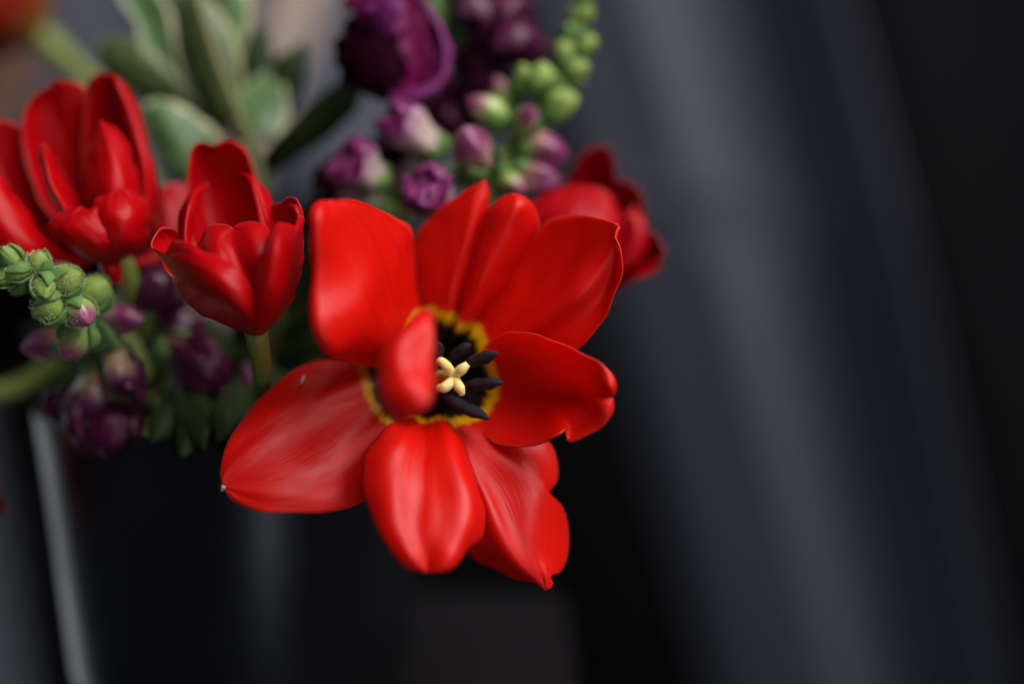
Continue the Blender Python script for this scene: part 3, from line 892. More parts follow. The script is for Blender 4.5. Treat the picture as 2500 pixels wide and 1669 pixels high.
lp([(250, 640, .9), (240, 590, .4), (222, 530, .2), (227, 500, .2), (250, 478, .3), (275, 460, .4), (296, 453, .5)],
   [(265, 640, .8), (275, 580, -.1), (268, 530, -.2), (280, 485, .1), (296, 453, .5)],
   [(280, 640, 1.0), (318, 580, .1), (322, 530, .0), (315, 490, .2), (296, 453, .5)],
   [(290, 640, 1.2), (352, 600, 1.1), (366, 540, 1.1), (358, 500, 1.0), (336, 475, .8), (318, 460, .6), (296, 453, .5)])
lp([(225, 640, .9), (160, 602, .4), (128, 572, .2), (117, 542, .1), (131, 526, .1), (160, 516, .1), (184, 505, .1), (202, 505, .1)],
   [(238, 640, .7), (185, 600, -.1), (160, 560, -.3), (172, 530, -.2), (202, 505, .1)],
   [(258, 640, .7), (235, 590, -.2), (215, 550, -.3), (208, 528, -.2), (202, 505, .1)],
   [(275, 640, .8), (282, 590, .1), (256, 540, 0), (234, 512, .05), (218, 511, .05), (202, 505, .1)])
lp([(265, 640, 2.2), (350, 620, 2.8), (385, 540, 3.2), (388, 480, 3.4), (400, 452, 3.4)],
   [(280, 650, 2.3), (390, 630, 2.8), (425, 540, 3.2), (425, 480, 3.4), (430, 448, 3.5)],
   [(290, 660, 2.4), (420, 650, 3.2), (470, 560, 3.6), (470, 480, 3.7), (455, 452, 3.7)])
lp([(238, 625, 1.5), (245, 660, 1.3), (265, 690, 1.3)], [(262, 625, 1.2), (268, 660, .9), (282, 692, 1.2)],
   [(290, 625, 1.5), (296, 655, 1.3), (296, 690, 1.3)], nu=16, nv=12)
tube('stem', [P(275, 610, 3.0), P(300, 640, 3.1), P(318, 700, 3.6), P(350, 800, 4.8), P(400, 900, 6.2), in_vase(-0.03, -0.02, 0.085), in_vase(-0.01, 0.01, 0.012)],
     [0.0030, 0.0028, 0.0028, 0.0029, 0.0030, 0.0032, 0.0032], M['stem'], t)
settle(t)

# ------------------------------------------------------------------ tulip peering out behind the open one
t = thing('tulip', 'dark red tulip peering out from behind the open one', 'tulip', 'red tulips in the vase')


def np_(*curves, **kw):
    return patch('petal', curves, M['red_dark'], t, **kw)


np_([(1400, 650, 6.5), (1372, 560, 6.8), (1378, 470, 6.6), (1405, 400, 6.0), (1440, 368, 5.8), (1476, 352, 5.8)],
    [(1420, 650, 6.7), (1430, 560, 7.3), (1440, 470, 7.2), (1455, 400, 6.6), (1476, 352, 5.8)],
    [(1440, 650, 6.5), (1500, 560, 6.8), (1512, 470, 6.6), (1500, 400, 6.2), (1490, 370, 5.9), (1476, 352, 5.8)])
np_([(1390, 680, 5.2), (1310, 620, 4.6), (1285, 540, 4.6), (1300, 490, 4.8), (1360, 462, 4.9), (1430, 452, 5.0)],
    [(1410, 690, 5.0), (1390, 610, 3.9), (1390, 540, 3.9), (1410, 490, 4.3), (1430, 452, 5.0)],
    [(1430, 690, 5.0), (1460, 620, 4.0), (1480, 550, 4.0), (1470, 500, 4.4), (1430, 452, 5.0)],
    [(1440, 690, 5.2), (1505, 650, 5.0), (1525, 590, 5.0), (1520, 530, 5.0), (1485, 472, 4.9), (1430, 452, 5.0)])
np_([(1440, 660, 6.2), (1480, 560, 6.4), (1490, 480, 6.2), (1510, 440, 5.8), (1538, 445, 5.6)],
    [(1450, 660, 6.4), (1520, 570, 6.8), (1535, 500, 6.4), (1540, 465, 6.0), (1550, 455, 5.8)],
    [(1460, 660, 6.2), (1555, 590, 6.2), (1575, 530, 5.8), (1572, 490, 5.6), (1556, 460, 5.6)])
np_([(1430, 680, 5.8), (1490, 610, 5.4), (1545, 572, 5.0), (1595, 572, 4.6), (1625, 612, 4.4)],
    [(1430, 690, 5.9), (1495, 650, 6.0), (1550, 620, 5.5), (1600, 605, 4.9), (1625, 612, 4.4)],
    [(1430, 705, 5.8), (1490, 705, 5.4), (1550, 685, 4.7), (1606, 655, 4.4), (1625, 612, 4.4)])
np_([(1430, 690, 5.4), (1490, 640, 4.8), (1530, 570, 4.6), (1530, 520, 4.7), (1548, 505, 4.9)],
    [(1435, 695, 5.3), (1515, 650, 4.6), (1560, 590, 4.5), (1562, 535, 4.6), (1548, 505, 4.9)],
    [(1440, 700, 5.4), (1530, 665, 4.8), (1578, 600, 4.8), (1578, 540, 4.9), (1548, 505, 4.9)])
tube('stem', [P(1420, 680, 5.8), P(1380, 730, 6.6), P(1250, 850, 8.5), P(1050, 980, 9.8), in_vase(0.045, 0.0, 0.09), in_vase(0.02, 0.03, 0.012)],
     [0.004, 0.0032, 0.0031, 0.0031, 0.0031, 0.0031], M['stem'], t)
settle(t)


# ------------------------------------------------------------------ blurred tulips reaching out of the picture at the left
def cup_tulip(base, axis, length, rad, stem_pts, label, mat='red'):
    """tulip cup: base point, axis direction, six overlapping petals"""
    t = thing('tulip', label, 'tulip', 'red tulips in the vase')
    ax = Vector(axis).normalized()
    a = ax.cross(Vector((0, 0, 1))).normalized()
    b = ax.cross(a)
    for k in range(6):
        ph = k * math.pi / 3 + 0.2
        sc = 1.0 if k % 2 else 0.86
        cur = []
        for wv in (-1, -0.5, 0, 0.5, 1):
            row = []
            for (l, r_, wd) in ((0, .12, .5), (.15, .62, .62), (.4, .98, .66), (.68, 1.0, .58), (.88, .86, .36), (1.0, .72, .02)):
                an = ph + wv * wd
                row.append(base + ax * (l * length * sc) + (a * math.cos(an) + b * math.sin(an)) * (r_ * rad * sc))
            cur.append(row)
        patch('petal', cur, M[mat], t, world=True, nu=26, nv=16)
    tube('stem', [base + ax * 0.003] + stem_pts, [0.0048, 0.0034] + [0.0032] * (len(stem_pts) - 1), M['stem'], t)
    settle(t)
    return t


cup_tulip(P(105, 85, 15.0), P(-30, -10, 14.4) - P(105, 85, 15.0), 0.066, 0.030,
          [P(140, 125, 15.0), P(225, 205, 14.8), P(350, 430, 13.6), P(460, 700, 12.2), in_vase(-0.02, 0.02, 0.08), in_vase(-0.015, 0.01, 0.012)],
          'blurred orange red tulip nodding away above the leftmost petals', 'red_orange')
cup_tulip(P(-318, 1245, 6.0), P(-18, 1290, 5.0) - P(-318, 1245, 6.0), 0.0358, 0.018,
          [P(-370, 1200, 6.2), P(-330, 1080, 6.6), P(-150, 980, 7.4), P(60, 940, 8.4), in_vase(-0.045, 0.0, 0.105), in_vase(-0.02, -0.01, 0.02)],
          'small red tulip drooping beside the vase wall')


# ------------------------------------------------------------------ snapdragons
def frame(axis, up=Vector((0, 0, 1))):
    ax = Vector(axis).normalized()
    a = ax.cross(up)
    if a.length < 1e-3:
        a = ax.cross(Vector((1, 0, 0)))
    a.normalize()
    return ax, a, ax.cross(a)


def ovoid(name, base, axis, length, rad, mat, parent, prof=None, lump=0.06, nu=20, nv=24, seed=0, squash=1.0):
    """closed ovoid with a wavy, creased surface; v runs base -> tip"""
    ax, a, b = frame(axis)
    prof = prof or [(0, .28), (.12, .66), (.28, .93), (.42, 1.0), (.6, .92), (.78, .68), (.92, .34), (1.0, .03)]
    ls = np.linspace(0, 1, nu)
    rs = np.interp(ls, [p[0] for p in prof], [p[1] for p in prof])
    rnd = random.Random(seed)
    p1, p2 = rnd.uniform(0, 6), rnd.uniform(0, 6)
    G = np.zeros((nu, nv, 3))
    for i in range(nu):
        for j in range(nv):
            an = 2 * math.pi * j / (nv - 1)
            q = rs[i] * (1 + lump * math.sin(3 * an + p1 + 2 * ls[i]) + lump * 0.6 * math.sin(5 * an + p2))
            v = base + ax * (ls[i] * length) + (a * math.cos(an) + b * math.sin(an) * squash) * (q * rad)
            G[i, j] = v
    me = grid_mesh(name, G)
    return obj(name, me, mat, parent)


def sepals(parent, base, axis, length, rad, n, mat, cover=0.72, seed=0, flare=0.0, wid=0.62):
    ax, a, b = frame(axis)
    rnd = random.Random(seed)
    off = rnd.uniform(0, 6.28)
    for k in range(n):
        ph = off + 2 * math.pi * k / n
        cv = cover * rnd.uniform(0.85, 1.12)
        cur = []
        for wv in (-1, -0.5, 0, 0.5, 1):
            row = []
            for (l, r_, wd) in ((-.03, .30, .9), (.14, .78, 1.0), (.36, 1.04, 1.0), (.58, 1.13, .8), (.80, 1.09, .48), (1.0, 1.0, .04)):
                an = ph + wv * wd * wid
                rr = r_ * rad * (1.0 + flare * l) * (1.04 - 0.05 * abs(wv))
                ll = l * cv
                # follow the ovoid near its tip
                if ll > .6:
                    rr *= 1 - (ll - .6) * 0.9 * (1 - flare)
                row.append(base + ax * (ll * length) + (a * math.cos(an) + b * math.sin(an)) * rr)
            cur.append(row)
        patch('sepal', cur, mat, parent, world=True, nu=14, nv=10, thick=0.05, wave=0.0, edge=0.006, seed=seed + k)


def fuzz(parent, base, axis, length, rad, count, seed, hl=0.0008):
    """short fine hairs standing on a bud's calyx"""
    ax, a, b = frame(axis)
    rnd = random.Random(seed)
    verts, faces = [], []
    for _ in range(int(count * 0.8)):
        l = rnd.random()
        an = rnd.uniform(0, 6.2832)
        r_ = math.sin(math.pi * min(0.97, 0.12 + 0.8 * l)) ** 0.6
        nrm = (a * math.cos(an) + b * math.sin(an)) + ax * (l - 0.45) * 1.2
        nrm.normalize()
        p = base + ax * (l * length * 0.93) + (a * math.cos(an) + b * math.sin(an)) * (r_ * rad * 1.06)
        d = (nrm + Vector((rnd.uniform(-.4, .4), rnd.uniform(-.4, .4), rnd.uniform(-.4, .4)))).normalized()
        s1 = d.cross(Vector((.3, .5, .8))).normalized()
        s2 = d.cross(s1)
        q = p + d * hl * rnd.uniform(.6, 1.3)
        w_ = 0.000035
        k = len(verts)
        verts += [p + s1 * w_, p - s1 * w_ * .5 + s2 * w_, p - s1 * w_ * .5 - s2 * w_, q]
        faces += [(k, k + 1, k + 3), (k + 1, k + 2, k + 3), (k + 2, k, k + 3)]
    me = bpy.data.meshes.new('fuzz')
    me.from_pydata([tuple(v) for v in verts], [], faces)
    o = obj('fuzz', me, M['fuzz'], parent)
    tag(o, kind='stuff')


def bud(root, tip, base, rad, mat, n=3, cover=0.72, seed=0, flare=0.0, hair=0, smat=None, stalk=None):
    """tip/base: world points of the bud's two ends; rad in m"""
    ax = tip - base
    L = ax.length
    o = ovoid('bud', base, ax, L, rad * 0.92, mat, root, seed=seed, lump=0.12 if mat is M['bud_purple'] else 0.06)
    sepals(o, base - ax * 0.04, ax, L, rad, n, smat or M['sepal'], cover, seed, flare)
    if stalk is not None:
        s = tube('stalk', [base + ax * 0.05, (base + stalk) / 2 + Vector((0, 0, -0.0008)), stalk], [rad * 0.35, 0.0009, 0.001], M['sepal'], None, 8, 8)
        s.parent = o
    if hair:
        fuzz(o, base - ax * 0.04, ax, L, rad * 1.0, hair, seed)
    return o


def bloom(root, base, mouth, rad, seed, tube_mat, lip_mat, spread=1.0, up=Vector((0, 0, 1))):
    """closed snapdragon flower: pouched tube plus two upper and three lower ruffled lips"""
    ax0 = mouth - base
    L = ax0.length
    ax, a, b = frame(ax0, up)            # a: sideways, b: roughly down
    rnd = random.Random(seed)
    o = ovoid('bloom', base, ax, L * 1.05, rad, tube_mat, root,
              prof=[(0, .45), (.2, .62), (.45, .72), (.7, .98), (.85, .95), (.95, .6), (1, .05)], lump=0.07, seed=seed)
    sepals(o, base - ax * 0.0005, ax, L * 0.45, rad * 0.62, 5, M['sepal'], 0.9, seed, 0.1)
    lips = [(-0.6, 1), (0.6, 1), (-0.95, -1), (0.0, -1), (0.95, -1)]
    for k, (side, updn) in enumerate(lips):
        cur = []
        sz = rad * rnd.uniform(0.85, 1.15) * spread
        cdir = (a * math.sin(side) - b * updn * math.cos(side)).normalized()
        sdir = ax.cross(cdir).normalized()
        for wv in (-1, -.5, 0, .5, 1):
            row = []
            for (l, f, r_, wd) in ((0, .62, .50, .35), (.3, .98, .42, .7), (.6, 1.14, .78, .95), (.85, 1.04, 1.22, .85), (1.0, .86, 1.46, .35)):
                p = base + ax * (f * L) + cdir * (r_ * sz) + sdir * (wv * wd * sz * 1.15)
                p += ax * (0.10 * L * math.sin(3 * wv + k + 3 * l)) * l - ax * (abs(wv) * 0.10 * L * l)
                row.append(p)
            cur.append(row)
        patch('lip', cur, lip_mat, o, world=True, nu=18, nv=16, thick=0.05, wave=0.01, edge=0.03, seed=seed * 7 + k)
    return o


def line_point(path, f):
    return Vector(spline([tuple(q) for q in path], 50)[int(max(0, min(1, f)) * 49)])


# --- the upright spike behind the open tulip
t = thing('snapdragon', 'upright snapdragon spike with green buds curving up over mauve lower blooms', 'snapdragon', 'purple snapdragons in the vase')
path = [P(1412, -90, 7.0), P(1416, 0, 6.6), P(1395, 110, 6.2), P(1345, 215, 5.8), P(1275, 310, 5.4), P(1215, 420, 5.2), P(1150, 560, 5.4), P(1060, 760, 6.6),
        P(880, 960, 8.6), in_vase(0.025, 0.01, 0.09), in_vase(0.01, 0.03, 0.012)]
tube('stem', path, [0.0010, 0.0013, 0.0019, 0.0024, 0.0028, 0.0032, 0.0034, 0.0034, 0.0034, 0.0034, 0.0034], M['stem'], t, steps=70)


def sbud(tp, bp, d, rad, mat, **kw):
    tip = P(tp[0], tp[1], d + kw.pop('dt', -.4))
    base = P(bp[0], bp[1], d)
    return bud(t, tip, base, rad * 0.9 * (DF + d * .01) / FPX, mat, **kw)


G_ = M['bud_green']
sbud((1400, -60), (1415, -20), 6.6, 22, G_, seed=1)
sbud((1440, -35), (1420, 0), 6.5, 22, G_, seed=2)
sbud((1395, 25), (1418, 50), 6.2, 30, G_, seed=3)
sbud((1448, 20), (1415, 45), 6.1, 28, G_, seed=4)
sbud((1380, 62), (1405, 95), 6.0, 28, M['sepal'], seed=5)
sbud((1460, 98), (1408, 118), 5.9, 31, G_, seed=6, flare=.1)
sbud((1362, 100), (1388, 145), 5.9, 32, G_, seed=7)
sbud((1440, 160), (1375, 180), 5.7, 36, G_, seed=8, flare=.1)
sbud((1322, 150), (1322, 220), 5.3, 42, G_, seed=9)
sbud((1270, 155), (1295, 225), 5.5, 36, G_, seed=10)
sbud((1415, 240), (1325, 262), 5.5, 48, G_, seed=11, flare=.1)
sbud((1295, 262), (1275, 320), 4.9, 36, M['bud_pink'], seed=12, dt=-1.2, cover=.62)
sbud((1208, 185), (1250, 270), 6.0, 28, M['bud_pink'], seed=13)
sbud((1140, 240), (1240, 300), 5.2, 44, M['bud_pink'], seed=14, cover=.62)
sbud((1130, 310), (1175, 415), 4.7, 58, M['bud_purple'], seed=15, cover=.40, dt=-1.0)
sbud((1388, 385), (1270, 345), 5.3, 56, M['bud_purple'], seed=16, cover=.45)
sbud((1372, 440), (1250, 430), 5.2, 48, M['bud_purple'], seed=17, cover=.4)
sbud((1280, 470), (1215, 420), 5.0, 34, M['bud_pink'], seed=18, cover=.5)


def sbloom(bp, mp, d, rad, seed, tm='tube_cream', lm='lip_purple', dt=-.8, spread=1.0):
    return bloom(t, P(bp[0], bp[1], d), P(mp[0], mp[1], d + dt), rad * (DF + d * .01) / FPX, seed, M[tm], M[lm], spread)


sbloom((1080, 380), (962, 285), 5.2, 58, 31, spread=.62)
sbloom((930, 450), (850, 385), 5.0, 62, 32, spread=.75)
sbloom((1090, 540), (1035, 450), 4.6, 58, 33, spread=.72, dt=-1.2)
sbloom((960, 520), (790, 470), 6.2, 60, 34, lm='lip_dark', spread=.9)
sbloom((1000, 480), (940, 360), 6.6, 60, 35, lm='lip_dark', spread=.9)
for q in range(3):
    patch('leaf', [[P(1215 + 10 * q, 460, 5.3), P(1190 - 40 * q, 420 - 10 * q, 5.6), P(1150 - 70 * q, 430, 5.9)],
                   [P(1218 + 10 * q, 466, 5.2), P(1195 - 40 * q, 445 - 10 * q, 5.3), P(1150 - 70 * q, 430, 5.9)],
                   [P(1220 + 10 * q, 472, 5.3), P(1200 - 40 * q, 470 - 10 * q, 5.6), P(1150 - 70 * q, 430, 5.9)]], M['sepal'], t, world=True, nu=16, nv=8)
settle(t)

# --- dark open blooms at the top
t = thing('snapdragon', 'dark purple snapdragon with a large open velvety bloom', 'snapdragon', 'purple snapdragons in the vase')
path = [P(1080, -120, 7.5), P(1060, 60, 7.3), P(1030, 260, 7.3), P(990, 480, 7.6), P(900, 800, 8.8), in_vase(0.015, 0.03, 0.09), in_vase(0.0, 0.035, 0.012)]
tube('stem', path, [0.0022, 0.0026, 0.0028, 0.003, 0.003, 0.003, 0.003], M['stem'], t, steps=60)
hood = patch('bloom', [[(950, -30, 6.6), (880, 10, 6.0), (832, 90, 5.7), (822, 160, 5.7), (832, 205, 5.9), (850, 212, 6.0)],
                       [(965, -20, 6.6), (915, 40, 5.5), (885, 120, 5.1), (880, 180, 5.2), (880, 225, 5.5)],
                       [(985, -20, 6.6), (960, 50, 5.4), (950, 130, 5.0), (945, 200, 5.1), (925, 245, 5.4)],
                       [(1000, -20, 6.8), (1000, 50, 5.9), (1005, 130, 5.6), (995, 200, 5.6), (965, 245, 5.6)]], M['lip_dark'], t, edge=0.12, wave=0.05)  # near-black maroon: shade of the petal underside is in the colour
patch('lip', [[(940, -60, 6.4), (955, 0, 5.6), (968, 80, 5.2), (985, 160, 5.2), (975, 215, 5.3), (955, 238, 5.5)],
              [(980, -60, 6.2), (995, 10, 5.4), (1010, 90, 5.3), (1022, 165, 5.5), (1010, 215, 5.6), (985, 244, 5.5)],
              [(1000, -60, 6.2), (1018, 20, 5.3), (1045, 95, 5.3), (1058, 160, 5.4), (1045, 210, 5.4), (1005, 246, 5.4)],
              [(1010, -60, 6.6), (1030, 20, 6.0), (1072, 72, 5.8), (1092, 135, 5.7), (1078, 200, 5.7), (1010, 248, 5.5)]], M['lip_magenta'], hood, edge=0.14, wave=0.05)
patch('lip', [[(1000, -40, 5.6), (1032, 25, 5.4), (1062, 80, 5.3), (1075, 135, 5.3), (1058, 195, 5.2), (1005, 228, 5.1), (955, 225, 5.2)],
              [(1006, -40, 5.3), (1042, 20, 5.1), (1078, 74, 5.0), (1090, 135, 5.0), (1072, 205, 4.9), (1010, 240, 4.8), (952, 235, 5.0)],
              [(1012, -40, 5.6), (1046, 18, 5.5), (1084, 70, 5.5), (1098, 135, 5.5), (1080, 210, 5.5), (1012, 250, 5.4), (950, 244, 5.3)]], M['lip_lilac'], hood, nv=12, edge=0.10, wave=0.03)
patch('lip', [[(860, -80, 6.0), (842, -20, 5.6), (845, 20, 5.5), (880, 50, 5.5)],
              [(900, -80, 5.8), (890, -20, 5.2), (895, 25, 5.2), (915, 62, 5.4)],
              [(960, -80, 6.0), (955, -20, 5.5), (955, 20, 5.5), (945, 60, 5.5)]], M['lip_magenta'], hood, nu=24, edge=0.14, wave=0.05)
patch('lip', [[(835, 60, 5.8), (850, 100, 5.6), (848, 150, 5.6), (838, 205, 5.9)],
              [(860, 40, 5.6), (880, 100, 5.3), (875, 160, 5.3), (855, 215, 5.8)],
              [(900, 30, 5.6), (915, 100, 5.2), (905, 170, 5.3), (880, 228, 5.7)]], M['lip_dark'], hood, nu=24, edge=0.14, wave=0.05)


patch('lip', [[(930, -70, 5.0), (905, -10, 4.8), (900, 40, 4.9), (915, 75, 5.2)],
              [(955, -70, 4.8), (945, -10, 4.5), (942, 45, 4.7), (948, 90, 5.1)],
              [(985, -70, 5.0), (985, -10, 4.7), (978, 40, 4.9), (968, 85, 5.2)]], M['lip_lilac'], hood, nu=24, edge=0.15, wave=0.05)


def tbloom(bp, mp, d, rad, seed, tm='tube_cream', lm='lip_purple', dt=-.8, spread=1.0):
    return bloom(t, P(bp[0], bp[1], d), P(mp[0], mp[1], d + dt), rad * (DF + d * .01) / FPX, seed, M[tm], M[lm], spread)


M['tube_dark'] = uv_two_tone('dark_tube', (0.07, 0.004, 0.03), (0.05, 0.002, 0.025), 0.3, 0.7, 0.45, 0.15, (0.8, 0.5, 1))
tbloom((1080, 160), (1270, 60), 7.8, 75, 41, 'tube_dark', 'plum', spread=.95)
tbloom((1060, 60), (1190, -20), 7.8, 80, 42, 'tube_dark', 'plum', spread=1.0)
tbloom((1060, 300), (1200, 180), 8.0, 70, 43, 'tube_dark', 'lip_dark', spread=.9)
tbloom((1020, 330), (1110, 280), 7.6, 70, 44, 'tube_dark', 'lip_dark', spread=.9)
patch('leaf', [[(1055, 130, 7.2), (1035, 60, 6.8), (1035, 0, 6.8), (1060, -60, 6.8)], [(1060, 130, 7.2), (1060, 60, 6.6), (1062, 0, 6.6), (1060, -60, 6.8)],
               [(1065, 130, 7.2), (1100, 60, 6.9), (1095, 0, 6.9), (1060, -60, 6.8)]], M['sepal'], t, nu=20, nv=10)
patch('leaf', [[(1060, 160, 7.2), (1080, 90, 6.9), (1100, 30, 6.8), (1130, 0, 6.8)], [(1062, 165, 7.2), (1100, 110, 6.8), (1125, 60, 6.7), (1130, 0, 6.8)],
               [(1064, 170, 7.2), (1120, 130, 6.9), (1150, 70, 6.9), (1130, 0, 6.8)]], M['leaf_dark'], t, nu=20, nv=10)
settle(t)

# --- fuzzy spike at the left, dark blooms hanging below it
t = thing('snapdragon', 'snapdragon with fuzzy green bud tip pointing sideways and dark maroon blooms', 'snapdragon', 'purple snapdragons in the vase')
path = [P(-70, 610, .3), P(20, 648, .3), P(90, 668, .35), P(150, 712, .6), P(215, 765, 1.4), P(270, 830, 2.6), P(310, 920, 4.0), P(360, 1010, 6.0), in_vase(-0.035, -0.01, 0.09), in_vase(-0.02, 0.02, 0.012)]
tube('stem', path, [0.0011, 0.0014, 0.0016, 0.0019, 0.0023, 0.0026, 0.0028, 0.003, 0.003, 0.003], M['sepal'], t, steps=60)


def fbud(tp, bp, d, rad, mat=G_, dt=-.5, hair=0, **kw):
    tip = P(tp[0], tp[1], d + dt)
    base = P(bp[0], bp[1], d)
    return bud(t, tip, base, rad * (DF + d * .01) / FPX, mat, hair=hair, **kw)


fbud((-40, 600), (-20, 640), .3, 24, seed=51, hair=300)
fbud((5, 602), (45, 648), .3, 26, seed=52, hair=500, cover=1.0)
fbud((-5, 690), (30, 665), .3, 24, seed=53, hair=300, cover=1.0)
fbud((8, 672), (78, 655), .1, 24, seed=54, hair=500, cover=1.0, dt=-.3)
fbud((20, 712), (82, 672), .5, 24, seed=55, hair=500, cover=1.0, dt=0)
fbud((98, 612), (92, 668), .3, 29, seed=56, hair=700, cover=.95, flare=.25, dt=-.3)
fbud((112, 728), (108, 676), .3, 31, seed=57, hair=700, cover=.85, dt=-.7)
fbud((198, 668), (140, 700), .5, 38, seed=58, hair=700, cover=.85, dt=-.4)
fbud((160, 655), (138, 690), 1.3, 34, seed=59, hair=300, cover=.9)
fbud((78, 775), (152, 725), .4, 43, seed=60, hair=900, cover=.9, dt=-.3)
fbud((218, 790), (175, 738), .8, 40, M['bud_pink'], seed=61, hair=500, cover=.72, dt=-.6)
fbud((262, 690), (205, 735), 1.8, 46, seed=62, hair=300, cover=.9)
fbud((160, 880), (205, 790), 1.6, 46, M['bud_pink'], seed=63, hair=200, cover=.62, dt=-.4)
fbud((50, 850), (190, 830), 3.4, 46, M['bud_purple'], seed=64, cover=.5)
fbud((352, 782), (230, 770), 3.2, 44, M['bud_purple'], seed=65, cover=.5)
DARKT = uv_two_tone('maroon_tube', (0.22, 0.12, 0.075), (0.045, 0.003, 0.022), 0.5, 0.8, 0.3, 0.08, (1, 0.8, 1))
M['maroon_tube'] = DARKT
M['lip_maroon'] = petal_material('maroon_lip', (0.028, 0.001, 0.014), (0.04, 0.002, 0.022), (0.06, 0.002, 0.03), 0.25, 0.46, 0.2, 0.04, (0.85, 0.6, 1.0))
M['tan_tube'] = uv_two_tone('tan_tube', (0.26, 0.17, 0.09), (0.11, 0.02, 0.06), 0.55, 0.9, 0.36, 0.05, (1, 0.8, 1))


def plum_bloom(base, mouth, d, rad, lips, mat='tan_tube', dt=-.8, seed=0):
    """half-open bloom: smooth pouched tube with its own lips traced one by one"""
    k = (DF + d * .01) / FPX
    B_, T_ = P(base[0], base[1], d), P(mouth[0], mouth[1], d + dt)
    o = ovoid('bloom', B_, T_ - B_, (T_ - B_).length, rad * k, M[mat], t, lump=0.08, seed=seed,
              prof=[(0, .4), (.2, .68), (.45, .85), (.7, 1.0), (.88, .8), (.97, .4), (1, .05)])
    sepals(o, B_ - (T_ - B_) * 0.03, T_ - B_, (T_ - B_).length * 0.42, rad * k * 0.7, 4, M['sepal'], 0.9, seed, 0.1)
    for c in lips:
        patch('lip', c, M['plum'], o, nu=26, nv=18, thick=0.05, wave=0.02, edge=0.05)
    return o


plum_bloom((282, 835), (300, 955), 3.4, 42, [
    [[(300, 850, 3.2), (312, 880, 2.9), (318, 930, 2.8), (330, 985, 2.9), (322, 1010, 3.1)],
     [(318, 855, 3.2), (336, 890, 2.9), (344, 940, 2.8), (346, 985, 2.9), (322, 1010, 3.1)],
     [(330, 865, 3.6), (350, 900, 3.5), (356, 945, 3.4), (350, 990, 3.3), (322, 1010, 3.1)]],
    [[(292, 925, 2.6), (290, 945, 2.3), (298, 962, 2.3), (312, 968, 2.5)],
     [(302, 920, 2.5), (306, 938, 2.1), (314, 952, 2.1), (322, 960, 2.4)],
     [(316, 922, 2.6), (328, 935, 2.3), (330, 950, 2.3), (328, 960, 2.5)]]], seed=81)
plum_bloom((245, 890), (215, 1010), 4.0, 50, [
    [[(170, 950, 3.5), (150, 1000, 3.3), (160, 1050, 3.2), (185, 1090, 3.3), (205, 1105, 3.5)],
     [(190, 950, 3.2), (178, 1000, 2.9), (186, 1050, 2.9), (202, 1085, 3.1), (205, 1105, 3.5)],
     [(212, 955, 3.4), (205, 1000, 3.2), (212, 1050, 3.2), (220, 1085, 3.3), (205, 1105, 3.5)]],
    [[(215, 990, 3.6), (205, 1040, 3.2), (215, 1085, 3.1), (260, 1120, 3.4)],
     [(255, 980, 3.3), (255, 1035, 2.8), (260, 1085, 2.8), (260, 1120, 3.4)],
     [(300, 985, 3.4), (310, 1035, 3.0), (300, 1085, 3.0), (260, 1120, 3.4)]],
    [[(270, 985, 3.8), (290, 1020, 3.4), (300, 1060, 3.3), (300, 1095, 3.5)],
     [(300, 980, 3.7), (322, 1015, 3.3), (330, 1055, 3.2), (300, 1095, 3.5)],
     [(325, 985, 4.0), (350, 1020, 3.8), (350, 1060, 3.7), (300, 1095, 3.5)]],
    [[(180, 940, 4.2), (135, 945, 4.0), (100, 975, 4.0), (98, 1005, 4.1)],
     [(180, 965, 4.1), (145, 970, 3.7), (120, 992, 3.7), (98, 1005, 4.1)],
     [(180, 990, 4.2), (155, 1000, 4.0), (130, 1018, 4.0), (98, 1005, 4.1)]]], seed=82)
plum_bloom((400, 830), (545, 945), 4.6, 66, [
    [[(420, 830, 4.4), (480, 815, 4.0), (530, 840, 3.8), (562, 895, 3.9), (556, 940, 4.1)],
     [(430, 860, 4.0), (480, 860, 3.5), (520, 880, 3.4), (545, 915, 3.6), (556, 940, 4.1)],
     [(435, 890, 4.2), (475, 900, 3.7), (510, 920, 3.6), (535, 945, 3.8), (556, 940, 4.1)]],
    [[(440, 900, 4.3), (460, 945, 4.0), (500, 975, 4.0), (540, 960, 4.2)],
     [(465, 895, 3.9), (485, 930, 3.6), (515, 950, 3.7), (540, 960, 4.2)],
     [(490, 895, 4.0), (512, 920, 3.8), (535, 935, 3.9), (540, 960, 4.2)]]], 'plum_bud', seed=83)
plum_bloom((470, 930), (560, 1010), 5.6, 56, [
    [[(520, 1030, 5.2), (555, 985, 4.9), (580, 925, 4.8), (598, 880, 4.9)],
     [(545, 1045, 5.1), (590, 995, 4.6), (612, 940, 4.6), (598, 880, 4.9)],
     [(560, 1055, 5.3), (625, 1000, 5.0), (640, 940, 5.0), (598, 880, 4.9)]],
    [[(450, 985, 5.4), (470, 1030, 5.2), (520, 1065, 5.2), (580, 1060, 5.4)],
     [(490, 975, 5.1), (515, 1015, 4.9), (550, 1040, 5.0), (580, 1060, 5.4)],
     [(530, 980, 5.3), (560, 1010, 5.1), (580, 1030, 5.2), (580, 1060, 5.4)]]], 'plum_bud', seed=84)
